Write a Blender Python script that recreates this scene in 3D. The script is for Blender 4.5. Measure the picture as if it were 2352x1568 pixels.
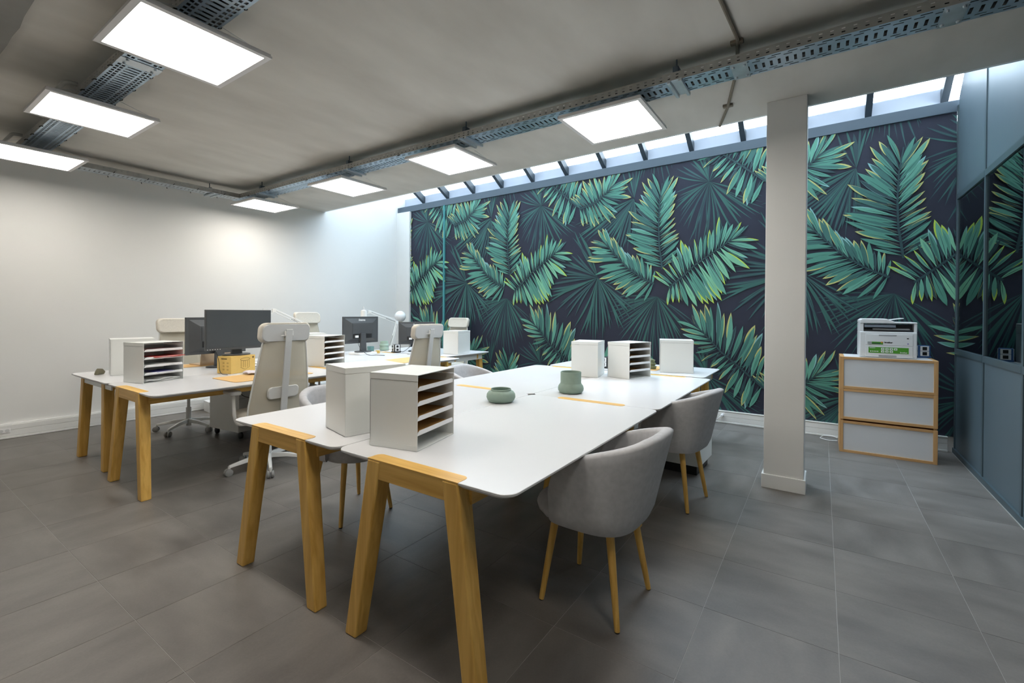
import bpy, bmesh, math, random
from mathutils import Matrix, Vector
random.seed(7)
PI = math.pi
R = math.radians
for o in list(bpy.data.objects): bpy.data.objects.remove(o)
SC = bpy.context.scene
COL = SC.collection

# ------------------------------------------------------------------ camera
CAMH = 1.33
FPX, YAW, PITCH, ROLL, CY = 1051.08496, 0.59499254, -0.005241976, 0.006868568, 721.44133
fw = Vector((math.cos(YAW)*math.cos(PITCH), math.sin(YAW)*math.cos(PITCH), math.sin(PITCH)))
rt = Vector((math.sin(YAW), -math.cos(YAW), 0))
up = rt.cross(fw)
c_, s_ = math.cos(ROLL), math.sin(ROLL)
rt2 = rt*c_ + up*s_
up2 = up*c_ - rt*s_
cd = bpy.data.cameras.new('camera'); cam = bpy.data.objects.new('camera', cd); COL.objects.link(cam)
cam.matrix_world = Matrix(((rt2.x, up2.x, -fw.x, 0), (rt2.y, up2.y, -fw.y, 0), (rt2.z, up2.z, -fw.z, CAMH), (0, 0, 0, 1)))
cd.sensor_fit = 'HORIZONTAL'; cd.sensor_width = 36.0
cd.lens = FPX/2352*36.0
cd.shift_x = 0.0
cd.shift_y = -(784-CY)/2352
cd.clip_start = 0.02; cd.clip_end = 100
SC.camera = cam

# ------------------------------------------------------------------ world, light, exposure
W = bpy.data.worlds.new('overcast_sky'); SC.world = W; W.use_nodes = True
bg = W.node_tree.nodes['Background']
bg.inputs[0].default_value = (0.78, 0.89, 1.0, 1); bg.inputs[1].default_value = 7.5
LED = 11.5
SC.view_settings.view_transform = 'Standard'
SC.view_settings.look = 'None'
SC.view_settings.gamma = 1.0
SC.view_settings.use_curve_mapping = False
SC.view_settings.exposure = 0.68
# a light portal filling the roof opening (guides sampling of the sky, gives off no light itself)
pl = bpy.data.lights.new('roof_portal', 'AREA'); pl.shape = 'RECTANGLE'; pl.size = 2.3; pl.size_y = 7.9
pl.cycles.is_portal = True
po = bpy.data.objects.new('roof_portal', pl); COL.objects.link(po)
po.location = (5.2, 2.9, 4.2); po.rotation_euler = (0, R(30), 0)

# ------------------------------------------------------------------ materials
def s2l(c):
    return tuple((x/12.92 if x <= 0.04045 else ((x+0.055)/1.055)**2.4) for x in (c[0]/255, c[1]/255, c[2]/255))
MATS = {}
def mat(name, col, rough=0.5, metal=0.0, var=0.06, vscale=6.0, stretch=(1, 1, 1), bump=0.0, bscale=60.0, spec=0.5,
        emit=0.0, rvar=0.0, col2=None, detail=4.0, coord='Object', dist=0.002):
    if name in MATS: return MATS[name]
    m = bpy.data.materials.new(name); m.use_nodes = True
    nt = m.node_tree; N = nt.nodes; L = nt.links
    b = N['Principled BSDF']
    tc = N.new('ShaderNodeTexCoord'); mp = N.new('ShaderNodeMapping'); mp.inputs['Scale'].default_value = stretch
    L.new(tc.outputs[coord], mp.inputs['Vector'])
    nz = N.new('ShaderNodeTexNoise'); nz.inputs['Scale'].default_value = vscale; nz.inputs['Detail'].default_value = detail
    L.new(mp.outputs[0], nz.inputs['Vector'])
    mx = N.new('ShaderNodeMix'); mx.data_type = 'RGBA'
    c1 = tuple(col)
    if col2 is None:
        a = tuple(max(0, x*(1-var)) for x in c1); bb = tuple(min(1, x*(1+var)) for x in c1)
    else:
        a, bb = c1, tuple(col2)
    mr = N.new('ShaderNodeMapRange'); mr.inputs[1].default_value = 0.3; mr.inputs[2].default_value = 0.7
    L.new(nz.outputs['Fac'], mr.inputs[0]); L.new(mr.outputs[0], mx.inputs['Factor'])
    mx.inputs[6].default_value = a+(1,); mx.inputs[7].default_value = bb+(1,)
    L.new(mx.outputs[2], b.inputs['Base Color'])
    b.inputs['Roughness'].default_value = rough; b.inputs['Metallic'].default_value = metal
    b.inputs['Specular IOR Level'].default_value = spec
    if rvar:
        r2 = N.new('ShaderNodeMapRange'); r2.inputs[3].default_value = rough-rvar; r2.inputs[4].default_value = rough+rvar
        L.new(nz.outputs['Fac'], r2.inputs[0]); L.new(r2.outputs[0], b.inputs['Roughness'])
    if emit:
        b.inputs['Emission Color'].default_value = a+(1,); b.inputs['Emission Strength'].default_value = emit
    if bump:
        n2 = N.new('ShaderNodeTexNoise'); n2.inputs['Scale'].default_value = bscale; n2.inputs['Detail'].default_value = 3
        L.new(tc.outputs[coord], n2.inputs['Vector'])
        bp = N.new('ShaderNodeBump'); bp.inputs['Strength'].default_value = bump; bp.inputs['Distance'].default_value = dist
        L.new(n2.outputs['Fac'], bp.inputs['Height']); L.new(bp.outputs[0], b.inputs['Normal'])
    MATS[name] = m
    return m

WHITE_WALL = mat('white_wall_paint', (0.76, 0.755, 0.735), 0.75, var=0.012, vscale=1.5, bump=0.05, bscale=120)
WHITE_TRIM = mat('white_trim', (0.80, 0.80, 0.78), 0.45, var=0.01)
CEIL = mat('concrete_ceiling', (0.53, 0.50, 0.45), 0.85, vscale=1.3, col2=(0.64, 0.61, 0.555), stretch=(1.0, 2.4, 1), bump=0.12, bscale=35, detail=9)
SOFFIT = mat('concrete_soffit', (0.30, 0.29, 0.27), 0.9, vscale=3, var=0.15, bump=0.2, bscale=60, detail=8)
GROUT = mat('grout', (0.36, 0.35, 0.33), 0.9)
DARK_STEEL = mat('slate_blue_steel', s2l((74, 88, 100)), 0.4, var=0.05, vscale=3, rvar=0.08)
RAFTER = mat('anthracite_steel', s2l((58, 66, 72)), 0.45, var=0.06, vscale=4)
SILL = mat('pale_blue_upstand', (0.46, 0.50, 0.58), 0.35, var=0.03, vscale=4)
PART_BLUE = mat('blue_grey_panel', s2l((86, 102, 111)), 0.42, var=0.03, vscale=2, rvar=0.05)
PART_FRAME = mat('blue_grey_frame', s2l((70, 86, 93)), 0.38, var=0.03)
NAVY = mat('mural_navy', s2l((42, 45, 60)), 0.65, var=0.10, vscale=3, spec=0.35)
DESK_WHITE = mat('white_laminate', (0.70, 0.70, 0.71), 0.25, var=0.008, vscale=3, spec=0.5)
DESK_EDGE = mat('white_laminate_edge', (0.62, 0.62, 0.62), 0.4, var=0.02)
METAL_WHITE = mat('white_sheet_metal', (0.75, 0.76, 0.735), 0.35, var=0.012, vscale=3)
KRAFT = mat('kraft_liner', s2l((176, 130, 66)), 0.8, var=0.08, vscale=20)
GALV = mat('galvanised_steel', s2l((196, 204, 210)), 0.36, metal=0.75, var=0.10, vscale=14, rvar=0.08)
GALV_BLUE = mat('galvanised_steel_bluish', s2l((176, 196, 212)), 0.36, metal=0.75, var=0.16, vscale=2.2, rvar=0.06)
GALV_DULL = mat('galvanised_dull', s2l((172, 172, 168)), 0.5, metal=0.6, var=0.1, vscale=14)
BLACK = mat('black_plastic', (0.012, 0.012, 0.013), 0.4, var=0.1)
BLACK_SOFT = mat('charcoal_plastic', (0.066, 0.069, 0.073), 0.45, var=0.08, bump=0.05, bscale=400)
SCREEN = mat('switched_off_screen', (0.052, 0.060, 0.068), 0.42, var=0.05, spec=0.6)
FABRIC = mat('grey_felt', s2l((182, 182, 184)), 0.92, var=0.07, vscale=40, bump=0.35, bscale=450, spec=0.2, dist=0.0012)
BEIGE = mat('cream_fabric', s2l((214, 208, 196)), 0.9, var=0.05, vscale=80, bump=0.3, bscale=500, spec=0.2, dist=0.001)
CHAIR_WHITE = mat('white_nylon', (0.74, 0.74, 0.72), 0.35, var=0.01)
CHAIR_GREY = mat('pale_grey_plastic', (0.60, 0.61, 0.61), 0.3, var=0.01)
CASTER = mat('grey_caster', (0.28, 0.28, 0.27), 0.5, var=0.05)
SAGE = mat('sage_ceramic', s2l((131, 150, 137)), 0.62, var=0.04, vscale=30, bump=0.1, bscale=300)
SAGE_PALE = mat('pale_sage_ceramic', s2l((166, 188, 172)), 0.5, var=0.04)
TEAL = mat('teal_ceramic', s2l((106, 144, 142)), 0.5, var=0.1, vscale=40)
LAMP_WHITE = mat('lamp_white', (0.80, 0.79, 0.76), 0.35, var=0.01)
OPAL = mat('opal_globe', (0.86, 0.87, 0.88), 0.25, var=0.005)
PRINT_WHITE = mat('printer_white', (0.74, 0.75, 0.76), 0.4, var=0.01)
PRINT_GREY = mat('printer_grey', (0.34, 0.35, 0.36), 0.4, var=0.02)
PRINT_DARK = mat('printer_dark', (0.05, 0.055, 0.065), 0.3, var=0.03)
GREEN = mat('sticker_green', s2l((76, 150, 40)), 0.5, var=0.02)
PAPER = mat('paper_white', (0.85, 0.85, 0.84), 0.8, var=0.02)
PAPER_RED = mat('paper_red', s2l((205, 70, 60)), 0.7, var=0.05)
PAPER_PINK = mat('paper_pink', s2l((226, 190, 190)), 0.8, var=0.05)
PAPER_BLUE = mat('paper_blue', s2l((90, 90, 160)), 0.7, var=0.05)
CARD = mat('yellow_cardboard', s2l((220, 184, 104)), 0.75, var=0.03, vscale=20)
INK = mat('print_ink', s2l((100, 78, 40)), 0.8)
BLUE_PLASTIC = mat('blue_plastic', s2l((52, 90, 140)), 0.4, var=0.03)
PLASTIC_WHITE = mat('white_plastic', (0.82, 0.82, 0.82), 0.4, var=0.01)
ORANGE = mat('orange_peel', s2l((225, 140, 40)), 0.6, var=0.15, vscale=30)
OLIVE = mat('olive_green', s2l((104, 112, 84)), 0.8, var=0.25, vscale=30)
GOLD = mat('gold_aluminium', s2l((205, 180, 150)), 0.35, metal=0.6, var=0.02)
CORK = mat('tan_desk_mat', s2l((214, 172, 112)), 0.7, var=0.05, vscale=8, stretch=(1, 6, 1))
LILAC = mat('lilac_cloth', s2l((216, 208, 216)), 0.9, var=0.08, vscale=30, bump=0.3, bscale=80)
WHITE_PANEL = mat('cabinet_white_panel', (0.66, 0.66, 0.67), 0.5, var=0.01)
TEAL_STRIP = mat('mural_teal_strip', s2l((64, 136, 140)), 0.6, var=0.05)
FRAME_WHITE = mat('light_frame_white', (0.72, 0.70, 0.69), 0.4, var=0.01)
BRASSY = mat('brown_cable', s2l((150, 100, 60)), 0.5)

def wood(name, axis, c1, c2, rough=0.42):
    m = bpy.data.materials.new(name); m.use_nodes = True
    nt = m.node_tree; N = nt.nodes; L = nt.links; b = N['Principled BSDF']
    tc = N.new('ShaderNodeTexCoord'); mp = N.new('ShaderNodeMapping')
    sc = [26, 26, 26]; sc[axis] = 1.3
    mp.inputs['Scale'].default_value = sc
    L.new(tc.outputs['Object'], mp.inputs['Vector'])
    nz = N.new('ShaderNodeTexNoise'); nz.inputs['Scale'].default_value = 1.6; nz.inputs['Detail'].default_value = 6; nz.inputs['Distortion'].default_value = 0.35
    L.new(mp.outputs[0], nz.inputs['Vector'])
    rp = N.new('ShaderNodeValToRGB')
    rp.color_ramp.elements[0].position = 0.25; rp.color_ramp.elements[0].color = c2+(1,)
    rp.color_ramp.elements[1].position = 0.62; rp.color_ramp.elements[1].color = c1+(1,)
    L.new(nz.outputs['Fac'], rp.inputs[0]); L.new(rp.outputs[0], b.inputs['Base Color'])
    b.inputs['Roughness'].default_value = rough
    bp = N.new('ShaderNodeBump'); bp.inputs['Strength'].default_value = 0.08; bp.inputs['Distance'].default_value = 0.001
    L.new(nz.outputs['Fac'], bp.inputs['Height']); L.new(bp.outputs[0], b.inputs['Normal'])
    return m
OAK = [wood('oak_'+'xyz'[i], i, s2l((226, 182, 98)), s2l((196, 148, 64))) for i in range(3)]
BEECH = [wood('beech_'+'xyz'[i], i, s2l((204, 160, 108)), s2l((182, 136, 84)), 0.5) for i in range(3)]

def tile_material():
    m = bpy.data.materials.new('stone_floor_tile'); m.use_nodes = True
    nt = m.node_tree; N = nt.nodes; L = nt.links; b = N['Principled BSDF']
    tc = N.new('ShaderNodeTexCoord'); oi = N.new('ShaderNodeObjectInfo')
    off = N.new('ShaderNodeVectorMath'); off.operation = 'ADD'
    cm = N.new('ShaderNodeCombineXYZ'); mu = N.new('ShaderNodeMath'); mu.operation = 'MULTIPLY'; mu.inputs[1].default_value = 37.0
    L.new(oi.outputs['Random'], mu.inputs[0]); L.new(mu.outputs[0], cm.inputs[2])
    L.new(tc.outputs['Object'], off.inputs[0]); L.new(cm.outputs[0], off.inputs[1])
    def nz(scale, st, det):
        mp = N.new('ShaderNodeMapping'); mp.inputs['Scale'].default_value = st
        L.new(off.outputs[0], mp.inputs['Vector'])
        n = N.new('ShaderNodeTexNoise'); n.inputs['Scale'].default_value = scale; n.inputs['Detail'].default_value = det
        L.new(mp.outputs[0], n.inputs['Vector']); return n
    a = nz(2.6, (1.0, 2.4, 1), 9); c = nz(2.6, (2.4, 1.0, 1), 9); f = nz(120, (1, 1, 1), 2)
    gt = N.new('ShaderNodeMath'); gt.operation = 'GREATER_THAN'; gt.inputs[1].default_value = 0.35
    L.new(oi.outputs['Random'], gt.inputs[0])
    mf = N.new('ShaderNodeMix'); mf.data_type = 'FLOAT'
    L.new(gt.outputs[0], mf.inputs['Factor']); L.new(a.outputs['Fac'], mf.inputs[2]); L.new(c.outputs['Fac'], mf.inputs[3])
    ad = N.new('ShaderNodeMath'); ad.operation = 'MULTIPLY_ADD'; ad.inputs[1].default_value = 0.18
    L.new(f.outputs['Fac'], ad.inputs[0]); L.new(mf.outputs[0], ad.inputs[2])
    rp = N.new('ShaderNodeValToRGB')
    rp.color_ramp.elements[0].position = 0.38; rp.color_ramp.elements[0].color = (0.112, 0.101, 0.092, 1)
    rp.color_ramp.elements[1].position = 0.80; rp.color_ramp.elements[1].color = (0.190, 0.174, 0.160, 1)
    L.new(ad.outputs[0], rp.inputs[0])
    L.new(rp.outputs[0], b.inputs['Base Color'])
    b.inputs['Roughness'].default_value = 0.42
    mr = N.new('ShaderNodeMapRange'); mr.inputs[3].default_value = 0.36; mr.inputs[4].default_value = 0.55
    L.new(mf.outputs[0], mr.inputs[0]); L.new(mr.outputs[0], b.inputs['Roughness'])
    bp = N.new('ShaderNodeBump'); bp.inputs['Strength'].default_value = 0.12; bp.inputs['Distance'].default_value = 0.001
    L.new(f.outputs['Fac'], bp.inputs['Height']); L.new(bp.outputs[0], b.inputs['Normal'])
    return m
TILE = tile_material()

def emission(name, col, s):
    m = bpy.data.materials.new(name); m.use_nodes = True
    N = m.node_tree.nodes; L = m.node_tree.links
    N.remove(N['Principled BSDF'])
    e = N.new('ShaderNodeEmission'); e.inputs[0].default_value = col+(1,); e.inputs[1].default_value = s
    L.new(e.outputs[0], N['Material Output'].inputs[0]); return m
LEDM = emission('led_diffuser', (1.0, 0.945, 0.865), LED)

def glass_mix(name, tint, refl, rough, dirt=0.0, ior=1.5):
    m = bpy.data.materials.new(name); m.use_nodes = True
    N = m.node_tree.nodes; L = m.node_tree.links
    N.remove(N['Principled BSDF'])
    t = N.new('ShaderNodeBsdfTransparent'); t.inputs[0].default_value = tint+(1,)
    g = N.new('ShaderNodeBsdfGlossy'); g.inputs[0].default_value = refl+(1,); g.inputs['Roughness'].default_value = rough
    fr = N.new('ShaderNodeFresnel'); fr.inputs[0].default_value = ior
    mx = N.new('ShaderNodeMixShader'); L.new(fr.outputs[0], mx.inputs[0]); L.new(t.outputs[0], mx.inputs[1]); L.new(g.outputs[0], mx.inputs[2])
    last = mx
    if dirt:
        tc = N.new('ShaderNodeTexCoord'); nz = N.new('ShaderNodeTexNoise'); nz.inputs['Scale'].default_value = 5; nz.inputs['Detail'].default_value = 6
        L.new(tc.outputs['Object'], nz.inputs['Vector'])
        mr = N.new('ShaderNodeMapRange'); mr.inputs[1].default_value = 0.35; mr.inputs[2].default_value = 0.75; mr.inputs[3].default_value = 0.05; mr.inputs[4].default_value = dirt
        L.new(nz.outputs['Fac'], mr.inputs[0])
        tl = N.new('ShaderNodeBsdfTranslucent'); tl.inputs[0].default_value = (0.85, 0.86, 0.84, 1)
        m2 = N.new('ShaderNodeMixShader'); L.new(mr.outputs[0], m2.inputs[0]); L.new(mx.outputs[0], m2.inputs[1]); L.new(tl.outputs[0], m2.inputs[2])
        last = m2
    L.new(last.outputs[0], N['Material Output'].inputs[0]); return m
PART_GLASS = glass_mix('partition_glass', (0.30, 0.36, 0.38), (0.86, 0.95, 0.95), 0.0, ior=2.3)
ROOF_GLASS = glass_mix('roof_glass', (0.90, 0.94, 0.97), (0.9, 0.9, 0.9), 0.05, dirt=0.45, ior=1.3)

def mesh_back_material():
    m = bpy.data.materials.new('cream_mesh_weave'); m.use_nodes = True
    N = m.node_tree.nodes; L = m.node_tree.links; b = N['Principled BSDF']
    b.inputs['Base Color'].default_value = s2l((206, 200, 184))+(1,); b.inputs['Roughness'].default_value = 0.85
    tc = N.new('ShaderNodeTexCoord'); nz = N.new('ShaderNodeTexNoise'); nz.inputs['Scale'].default_value = 4
    L.new(tc.outputs['Object'], nz.inputs['Vector'])
    mr = N.new('ShaderNodeMapRange'); mr.inputs[3].default_value = 0.12; mr.inputs[4].default_value = 0.30
    L.new(nz.outputs['Fac'], mr.inputs[0])
    t = N.new('ShaderNodeBsdfTransparent'); t.inputs[0].default_value = (0.95, 0.94, 0.9, 1)
    mx = N.new('ShaderNodeMixShader'); L.new(mr.outputs[0], mx.inputs[0]); L.new(b.outputs[0], mx.inputs[1]); L.new(t.outputs[0], mx.inputs[2])
    L.new(mx.outputs[0], N['Material Output'].inputs[0]); return m
MESHW = mesh_back_material()

# ------------------------------------------------------------------ mesh helpers
class MB:
    def __init__(s): s.v = []; s.f = []; s.mi = []
    def add(s, vs, fs, mi=0):
        n = len(s.v); s.v += [tuple(p) for p in vs]
        for f in fs: s.f.append(tuple(i+n for i in f)); s.mi.append(mi)
        return s
    def box(s, x0, x1, y0, y1, z0, z1, mi=0):
        vs = [(x0, y0, z0), (x1, y0, z0), (x1, y1, z0), (x0, y1, z0), (x0, y0, z1), (x1, y0, z1), (x1, y1, z1), (x0, y1, z1)]
        return s.add(vs, [(0, 3, 2, 1), (4, 5, 6, 7), (0, 1, 5, 4), (1, 2, 6, 5), (2, 3, 7, 6), (3, 0, 4, 7)], mi)
    def hexa(s, vs, mi=0):
        return s.add(vs, [(0, 3, 2, 1), (4, 5, 6, 7), (0, 1, 5, 4), (1, 2, 6, 5), (2, 3, 7, 6), (3, 0, 4, 7)], mi)
    def obox(s, c, size, rz=0, rx=0, ry=0, mi=0):
        M = Matrix.Translation(c) @ Matrix.Rotation(rz, 4, 'Z') @ Matrix.Rotation(ry, 4, 'Y') @ Matrix.Rotation(rx, 4, 'X')
        a, b, d = size[0]/2, size[1]/2, size[2]/2
        vs = [M @ Vector(p) for p in [(-a, -b, -d), (a, -b, -d), (a, b, -d), (-a, b, -d), (-a, -b, d), (a, -b, d), (a, b, d), (-a, b, d)]]
        return s.hexa(vs, mi)
    def prism(s, pts, lo, hi, axis='z', mi=0):
        n = len(pts)
        def P(p, h):
            return {'z': (p[0], p[1], h), 'y': (p[0], h, p[1]), 'x': (h, p[0], p[1])}[axis]
        vs = [P(p, lo) for p in pts]+[P(p, hi) for p in pts]
        fs = [tuple(range(n))[::-1], tuple(range(n, 2*n))]+[(i, (i+1) % n, n+(i+1) % n, n+i) for i in range(n)]
        return s.add(vs, fs, mi)
    def tube(s, path, r, n=10, mi=0, caps=True, flat=1.0):
        P = [Vector(p) for p in path]; m = len(P)
        rs = r if isinstance(r, (list, tuple)) else [r]*m
        T = []
        for i in range(m):
            d = (P[min(i+1, m-1)]-P[max(i-1, 0)]); T.append(d.normalized() if d.length > 1e-9 else Vector((0, 0, 1)))
        a = Vector((0, 0, 1)) if abs(T[0].z) < 0.9 else Vector((1, 0, 0))
        u = T[0].cross(a).normalized(); vs = []
        for i in range(m):
            u = (u-T[i]*u.dot(T[i])).normalized(); w = T[i].cross(u)
            for k in range(n):
                t = 2*PI*k/n; vs.append(P[i]+u*(math.cos(t)*rs[i])+w*(math.sin(t)*rs[i]*flat))
        fs = []
        for i in range(m-1):
            for k in range(n): fs.append((i*n+k, i*n+(k+1) % n, (i+1)*n+(k+1) % n, (i+1)*n+k))
        if caps: fs.append(tuple(range(n))[::-1]); fs.append(tuple((m-1)*n+k for k in range(n)))
        return s.add(vs, fs, mi)
    def cyl(s, p0, p1, r0, r1=None, n=16, mi=0):
        return s.tube([p0, p1], [r0, r0 if r1 is None else r1], n, mi)
    def lathe(s, prof, n=32, c=(0, 0, 0), mi=0):
        vs = []; m = len(prof)
        for r, z in prof:
            for k in range(n):
                t = 2*PI*k/n; vs.append((c[0]+r*math.cos(t), c[1]+r*math.sin(t), c[2]+z))
        fs = []
        for i in range(m-1):
            for k in range(n): fs.append((i*n+k, i*n+(k+1) % n, (i+1)*n+(k+1) % n, (i+1)*n+k))
        fs.append(tuple(range(n))[::-1]); fs.append(tuple((m-1)*n+k for k in range(n)))
        return s.add(vs, fs, mi)
    def grid(s, rows, mi=0, closed=False):
        n = len(rows[0]); vs = [p for r in rows for p in r]; fs = []
        for i in range(len(rows)-1):
            for k in range(n if closed else n-1): fs.append((i*n+k, i*n+(k+1) % n, (i+1)*n+(k+1) % n, (i+1)*n+k))
        return s.add(vs, fs, mi)
    def mesh(s, name, mats):
        me = bpy.data.meshes.new(name); me.from_pydata(s.v, [], s.f)
        for m in mats: me.materials.append(m)
        if len(mats) > 1: me.polygons.foreach_set('material_index', s.mi)
        me.update(); return me

def obj(name, mb, mats, parent=None, bevel=0.0, seg=2, smooth=None, sub=0, solid=0.0, fixn=True):
    if not isinstance(mats, (list, tuple)): mats = [mats]
    me = mb.mesh(name, mats) if isinstance(mb, MB) else mb
    if fixn and isinstance(mb, MB):
        b = bmesh.new(); b.from_mesh(me); bmesh.ops.recalc_face_normals(b, faces=b.faces[:]); b.to_mesh(me); b.free()
    if smooth is not None:
        me.polygons.foreach_set('use_smooth', [True]*len(me.polygons))
        if smooth < 179: me.set_sharp_from_angle(angle=R(smooth))
    o = bpy.data.objects.new(name, me); COL.objects.link(o)
    if parent: o.parent = parent
    if solid:
        md = o.modifiers.new('thick', 'SOLIDIFY'); md.thickness = solid; md.offset = 0
    if bevel:
        md = o.modifiers.new('bevel', 'BEVEL'); md.width = bevel; md.segments = seg; md.limit_method = 'ANGLE'; md.angle_limit = R(40)
        md.harden_normals = False
    if sub:
        md = o.modifiers.new('sub', 'SUBSURF'); md.levels = sub; md.render_levels = sub
    return o
def thing(name, label, cat, loc=(0, 0, 0), rz=0.0, group=None):
    o = bpy.data.objects.new(name, None); COL.objects.link(o); o.empty_display_size = 0.05
    o.location = loc; o.rotation_euler = (0, 0, rz); o['label'] = label; o['category'] = cat
    if group: o['group'] = group
    return o
def tag(o, label, cat, group=None):
    o['label'] = label; o['category'] = cat
    if group: o['group'] = group
    return o
def struct(o, label=None):
    o['kind'] = 'structure'
    if label: o['label'] = label
    return o
def dup(root, loc, rz, label, group=None):
    r = root.copy(); COL.objects.link(r); r.location = loc; r.rotation_euler = (0, 0, rz); r['label'] = label
    if group: r['group'] = group
    for ch in list(root.children):
        c = ch.copy(); COL.objects.link(c); c.parent = r
        for g in list(ch.children):
            d = g.copy(); COL.objects.link(d); d.parent = c
    return r
def rrect(x0, x1, y0, y1, r, n=6):
    pts = []
    for cx, cy, a in ((x1-r, y0+r, -PI/2), (x1-r, y1-r, 0), (x0+r, y1-r, PI/2), (x0+r, y0+r, PI)):
        for k in range(n+1):
            t = a+PI/2*k/n; pts.append((cx+r*math.cos(t), cy+r*math.sin(t)))
    return pts
def lettering(name, body, size, m, parent, M, shear=0.0, bold=0.0):
    cu = bpy.data.curves.new('lettering_tmp', 'FONT'); cu.body = body; cu.size = size; cu.extrude = 0.0004; cu.shear = shear; cu.offset = bold
    cu.align_x = 'CENTER'; cu.align_y = 'CENTER'; cu.resolution_u = 3
    t = bpy.data.objects.new('lettering_tmp', cu); COL.objects.link(t)
    dg = bpy.context.evaluated_depsgraph_get()
    me = bpy.data.meshes.new_from_object(t.evaluated_get(dg)); bpy.data.objects.remove(t)
    me.materials.clear(); me.materials.append(m)
    o = bpy.data.objects.new(name, me); COL.objects.link(o); o.parent = parent; o.matrix_local = M
    return o
def smoothpath(pts, n=8):
    out = []; P = [Vector(p) for p in pts]
    for i in range(len(P)-1):
        p0, p1, p2, p3 = P[max(i-1, 0)], P[i], P[i+1], P[min(i+2, len(P)-1)]
        for k in range(n):
            t = k/n
            out.append(0.5*((2*p1)+(p2-p0)*t+(2*p0-5*p1+4*p2-p3)*t*t+(3*p1-p0-3*p2+p3)*t**3))
    out.append(P[-1]); return out

# ------------------------------------------------------------------ room shell
X0, X1, Y0, ZC = -1.5, 6.06, -1.065, 2.945
YC = -2.7                                   # the corridor behind the glazed partition ends here
def yb(x): return 6.93-0.031*x              # back wall face (slightly skewed)
def xe(y): return 4.19+0.036*(y+1.0)        # free edge of the concrete ceiling
def zbeam(y): return 3.285-0.0125*(y+1.07)  # underside of the steel beam
def zroof(x, y): return zbeam(y)+0.30+0.58*(6.24-x)

fl = struct(obj('floor', MB().box(X0, X1+0.3, YC, 7.1, -0.06, -0.0012), GROUT))
TS, TY = 0.4945, 0.498
tile_full = None
def clip(poly, a, b, c):                     # keep a*x+b*y<=c
    out = []
    for i in range(len(poly)):
        p, q = poly[i], poly[(i+1) % len(poly)]
        dp, dq = a*p[0]+b*p[1]-c, a*q[0]+b*q[1]-c
        if dp <= 0: out.append(p)
        if (dp < 0 < dq) or (dq < 0 < dp):
            t = dp/(dp-dq); out.append((p[0]+(q[0]-p[0])*t, p[1]+(q[1]-p[1])*t))
    return out
g = 0.0011
for i in range(-5, 12):
    for j in range(-6, 11):
        ax, ay = 0.7175+TS*i, 1.925+TY*j
        poly = [(ax+g, ay+g), (ax+TS-g, ay+g), (ax+TS-g, ay+TY-g), (ax+g, ay+TY-g)]
        cut = poly
        for a, b, c in ((1, 0, X1), (-1, 0, -X0), (0, -1, -Y0), (0.031, 1, 6.93)): cut = clip(cut, a, b, c) if cut else cut
        if len(cut) < 3: continue
        if abs(cut[0][0]-poly[0][0])+abs(cut[0][1]-poly[0][1]) < 1e-9 and len(cut) == 4 and all(abs(cut[k][0]-poly[k][0])+abs(cut[k][1]-poly[k][1]) < 1e-9 for k in range(4)):
            if tile_full is None:
                o = obj('tile', MB().prism([(p[0]-ax, p[1]-ay) for p in poly], -0.012, 0.0), TILE, fl); tile_full = o.data
            else:
                o = bpy.data.objects.new('tile', tile_full); COL.objects.link(o); o.parent = fl
        else:
            o = obj('tile', MB().prism([(p[0]-ax, p[1]-ay) for p in cut], -0.012, 0.0), TILE, fl)
        o.location = (ax, ay, random.uniform(-0.0003, 0.0))
# back wall: follows the roof slope where the skylight is
mb = MB()
pr = [(X0, 0), (6.3, 0), (6.3, zroof(6.24, 6.8)), (4.2, zroof(4.2, 6.8)+0.06), (4.2, 3.05), (X0, 3.05)]
vs = [(x, yb(x), z) for x, z in pr]+[(x, yb(x)+0.15, z) for x, z in pr]; n = len(pr)
mb.add(vs, [tuple(range(n)), tuple(range(2*n-1, n-1, -1))]+[(i, (i+1) % n, n+(i+1) % n, n+i) for i in range(n)])
struct(obj('wall_back', mb, WHITE_WALL))
struct(obj('wall_right', MB().box(X1+0.012, X1+0.3, YC, 6.9, 0, 3.2), WHITE_WALL))
struct(obj('wall_left', MB().box(X0-0.12, X0, YC, 7.1, 0, 3.05), WHITE_WALL))
struct(obj('wall_corridor', MB().box(X0-0.12, X1+0.3, YC-0.12, YC, 0, 3.05), PART_BLUE))
# concrete ceiling with its free edge
mb = MB()
e0, e1 = xe(YC), xe(7.1)
mb.hexa([(X0, YC, ZC), (e0, YC, ZC), (e1, 7.1, ZC), (X0, 7.1, ZC), (X0, YC, 3.1), (e0, YC, 3.1), (e1, 7.1, 3.1), (X0, 7.1, 3.1)])
ce = struct(obj('ceiling', mb, CEIL))
prn = random.Random(3)
edge = [(0.578+prn.uniform(-0.006, 0.006), -2.7+9.7*k/60) for k in range(61)]
obj('soffit', MB().prism([(X0, YC)]+edge+[(X0, 7.0)], ZC-0.03, ZC+0.02), SOFFIT, ce)
obj('soffit_edge', MB().tube([(x+0.001, y, ZC-0.002) for x, y in edge], 0.0022, 5), WHITE_TRIM, ce)
mb = MB()
mb.hexa([(e0, YC, ZC+0.006), (e0+0.045, YC, ZC+0.006), (e1+0.045, 7.0, ZC+0.006), (e1, 7.0, ZC+0.006),
         (e0, YC, ZC+0.09), (e0+0.045, YC, ZC+0.09), (e1+0.045, 7.0, ZC+0.09), (e1, 7.0, ZC+0.09)])
struct(obj('trim_1', mb, WHITE_TRIM))
mb = MB()
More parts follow.
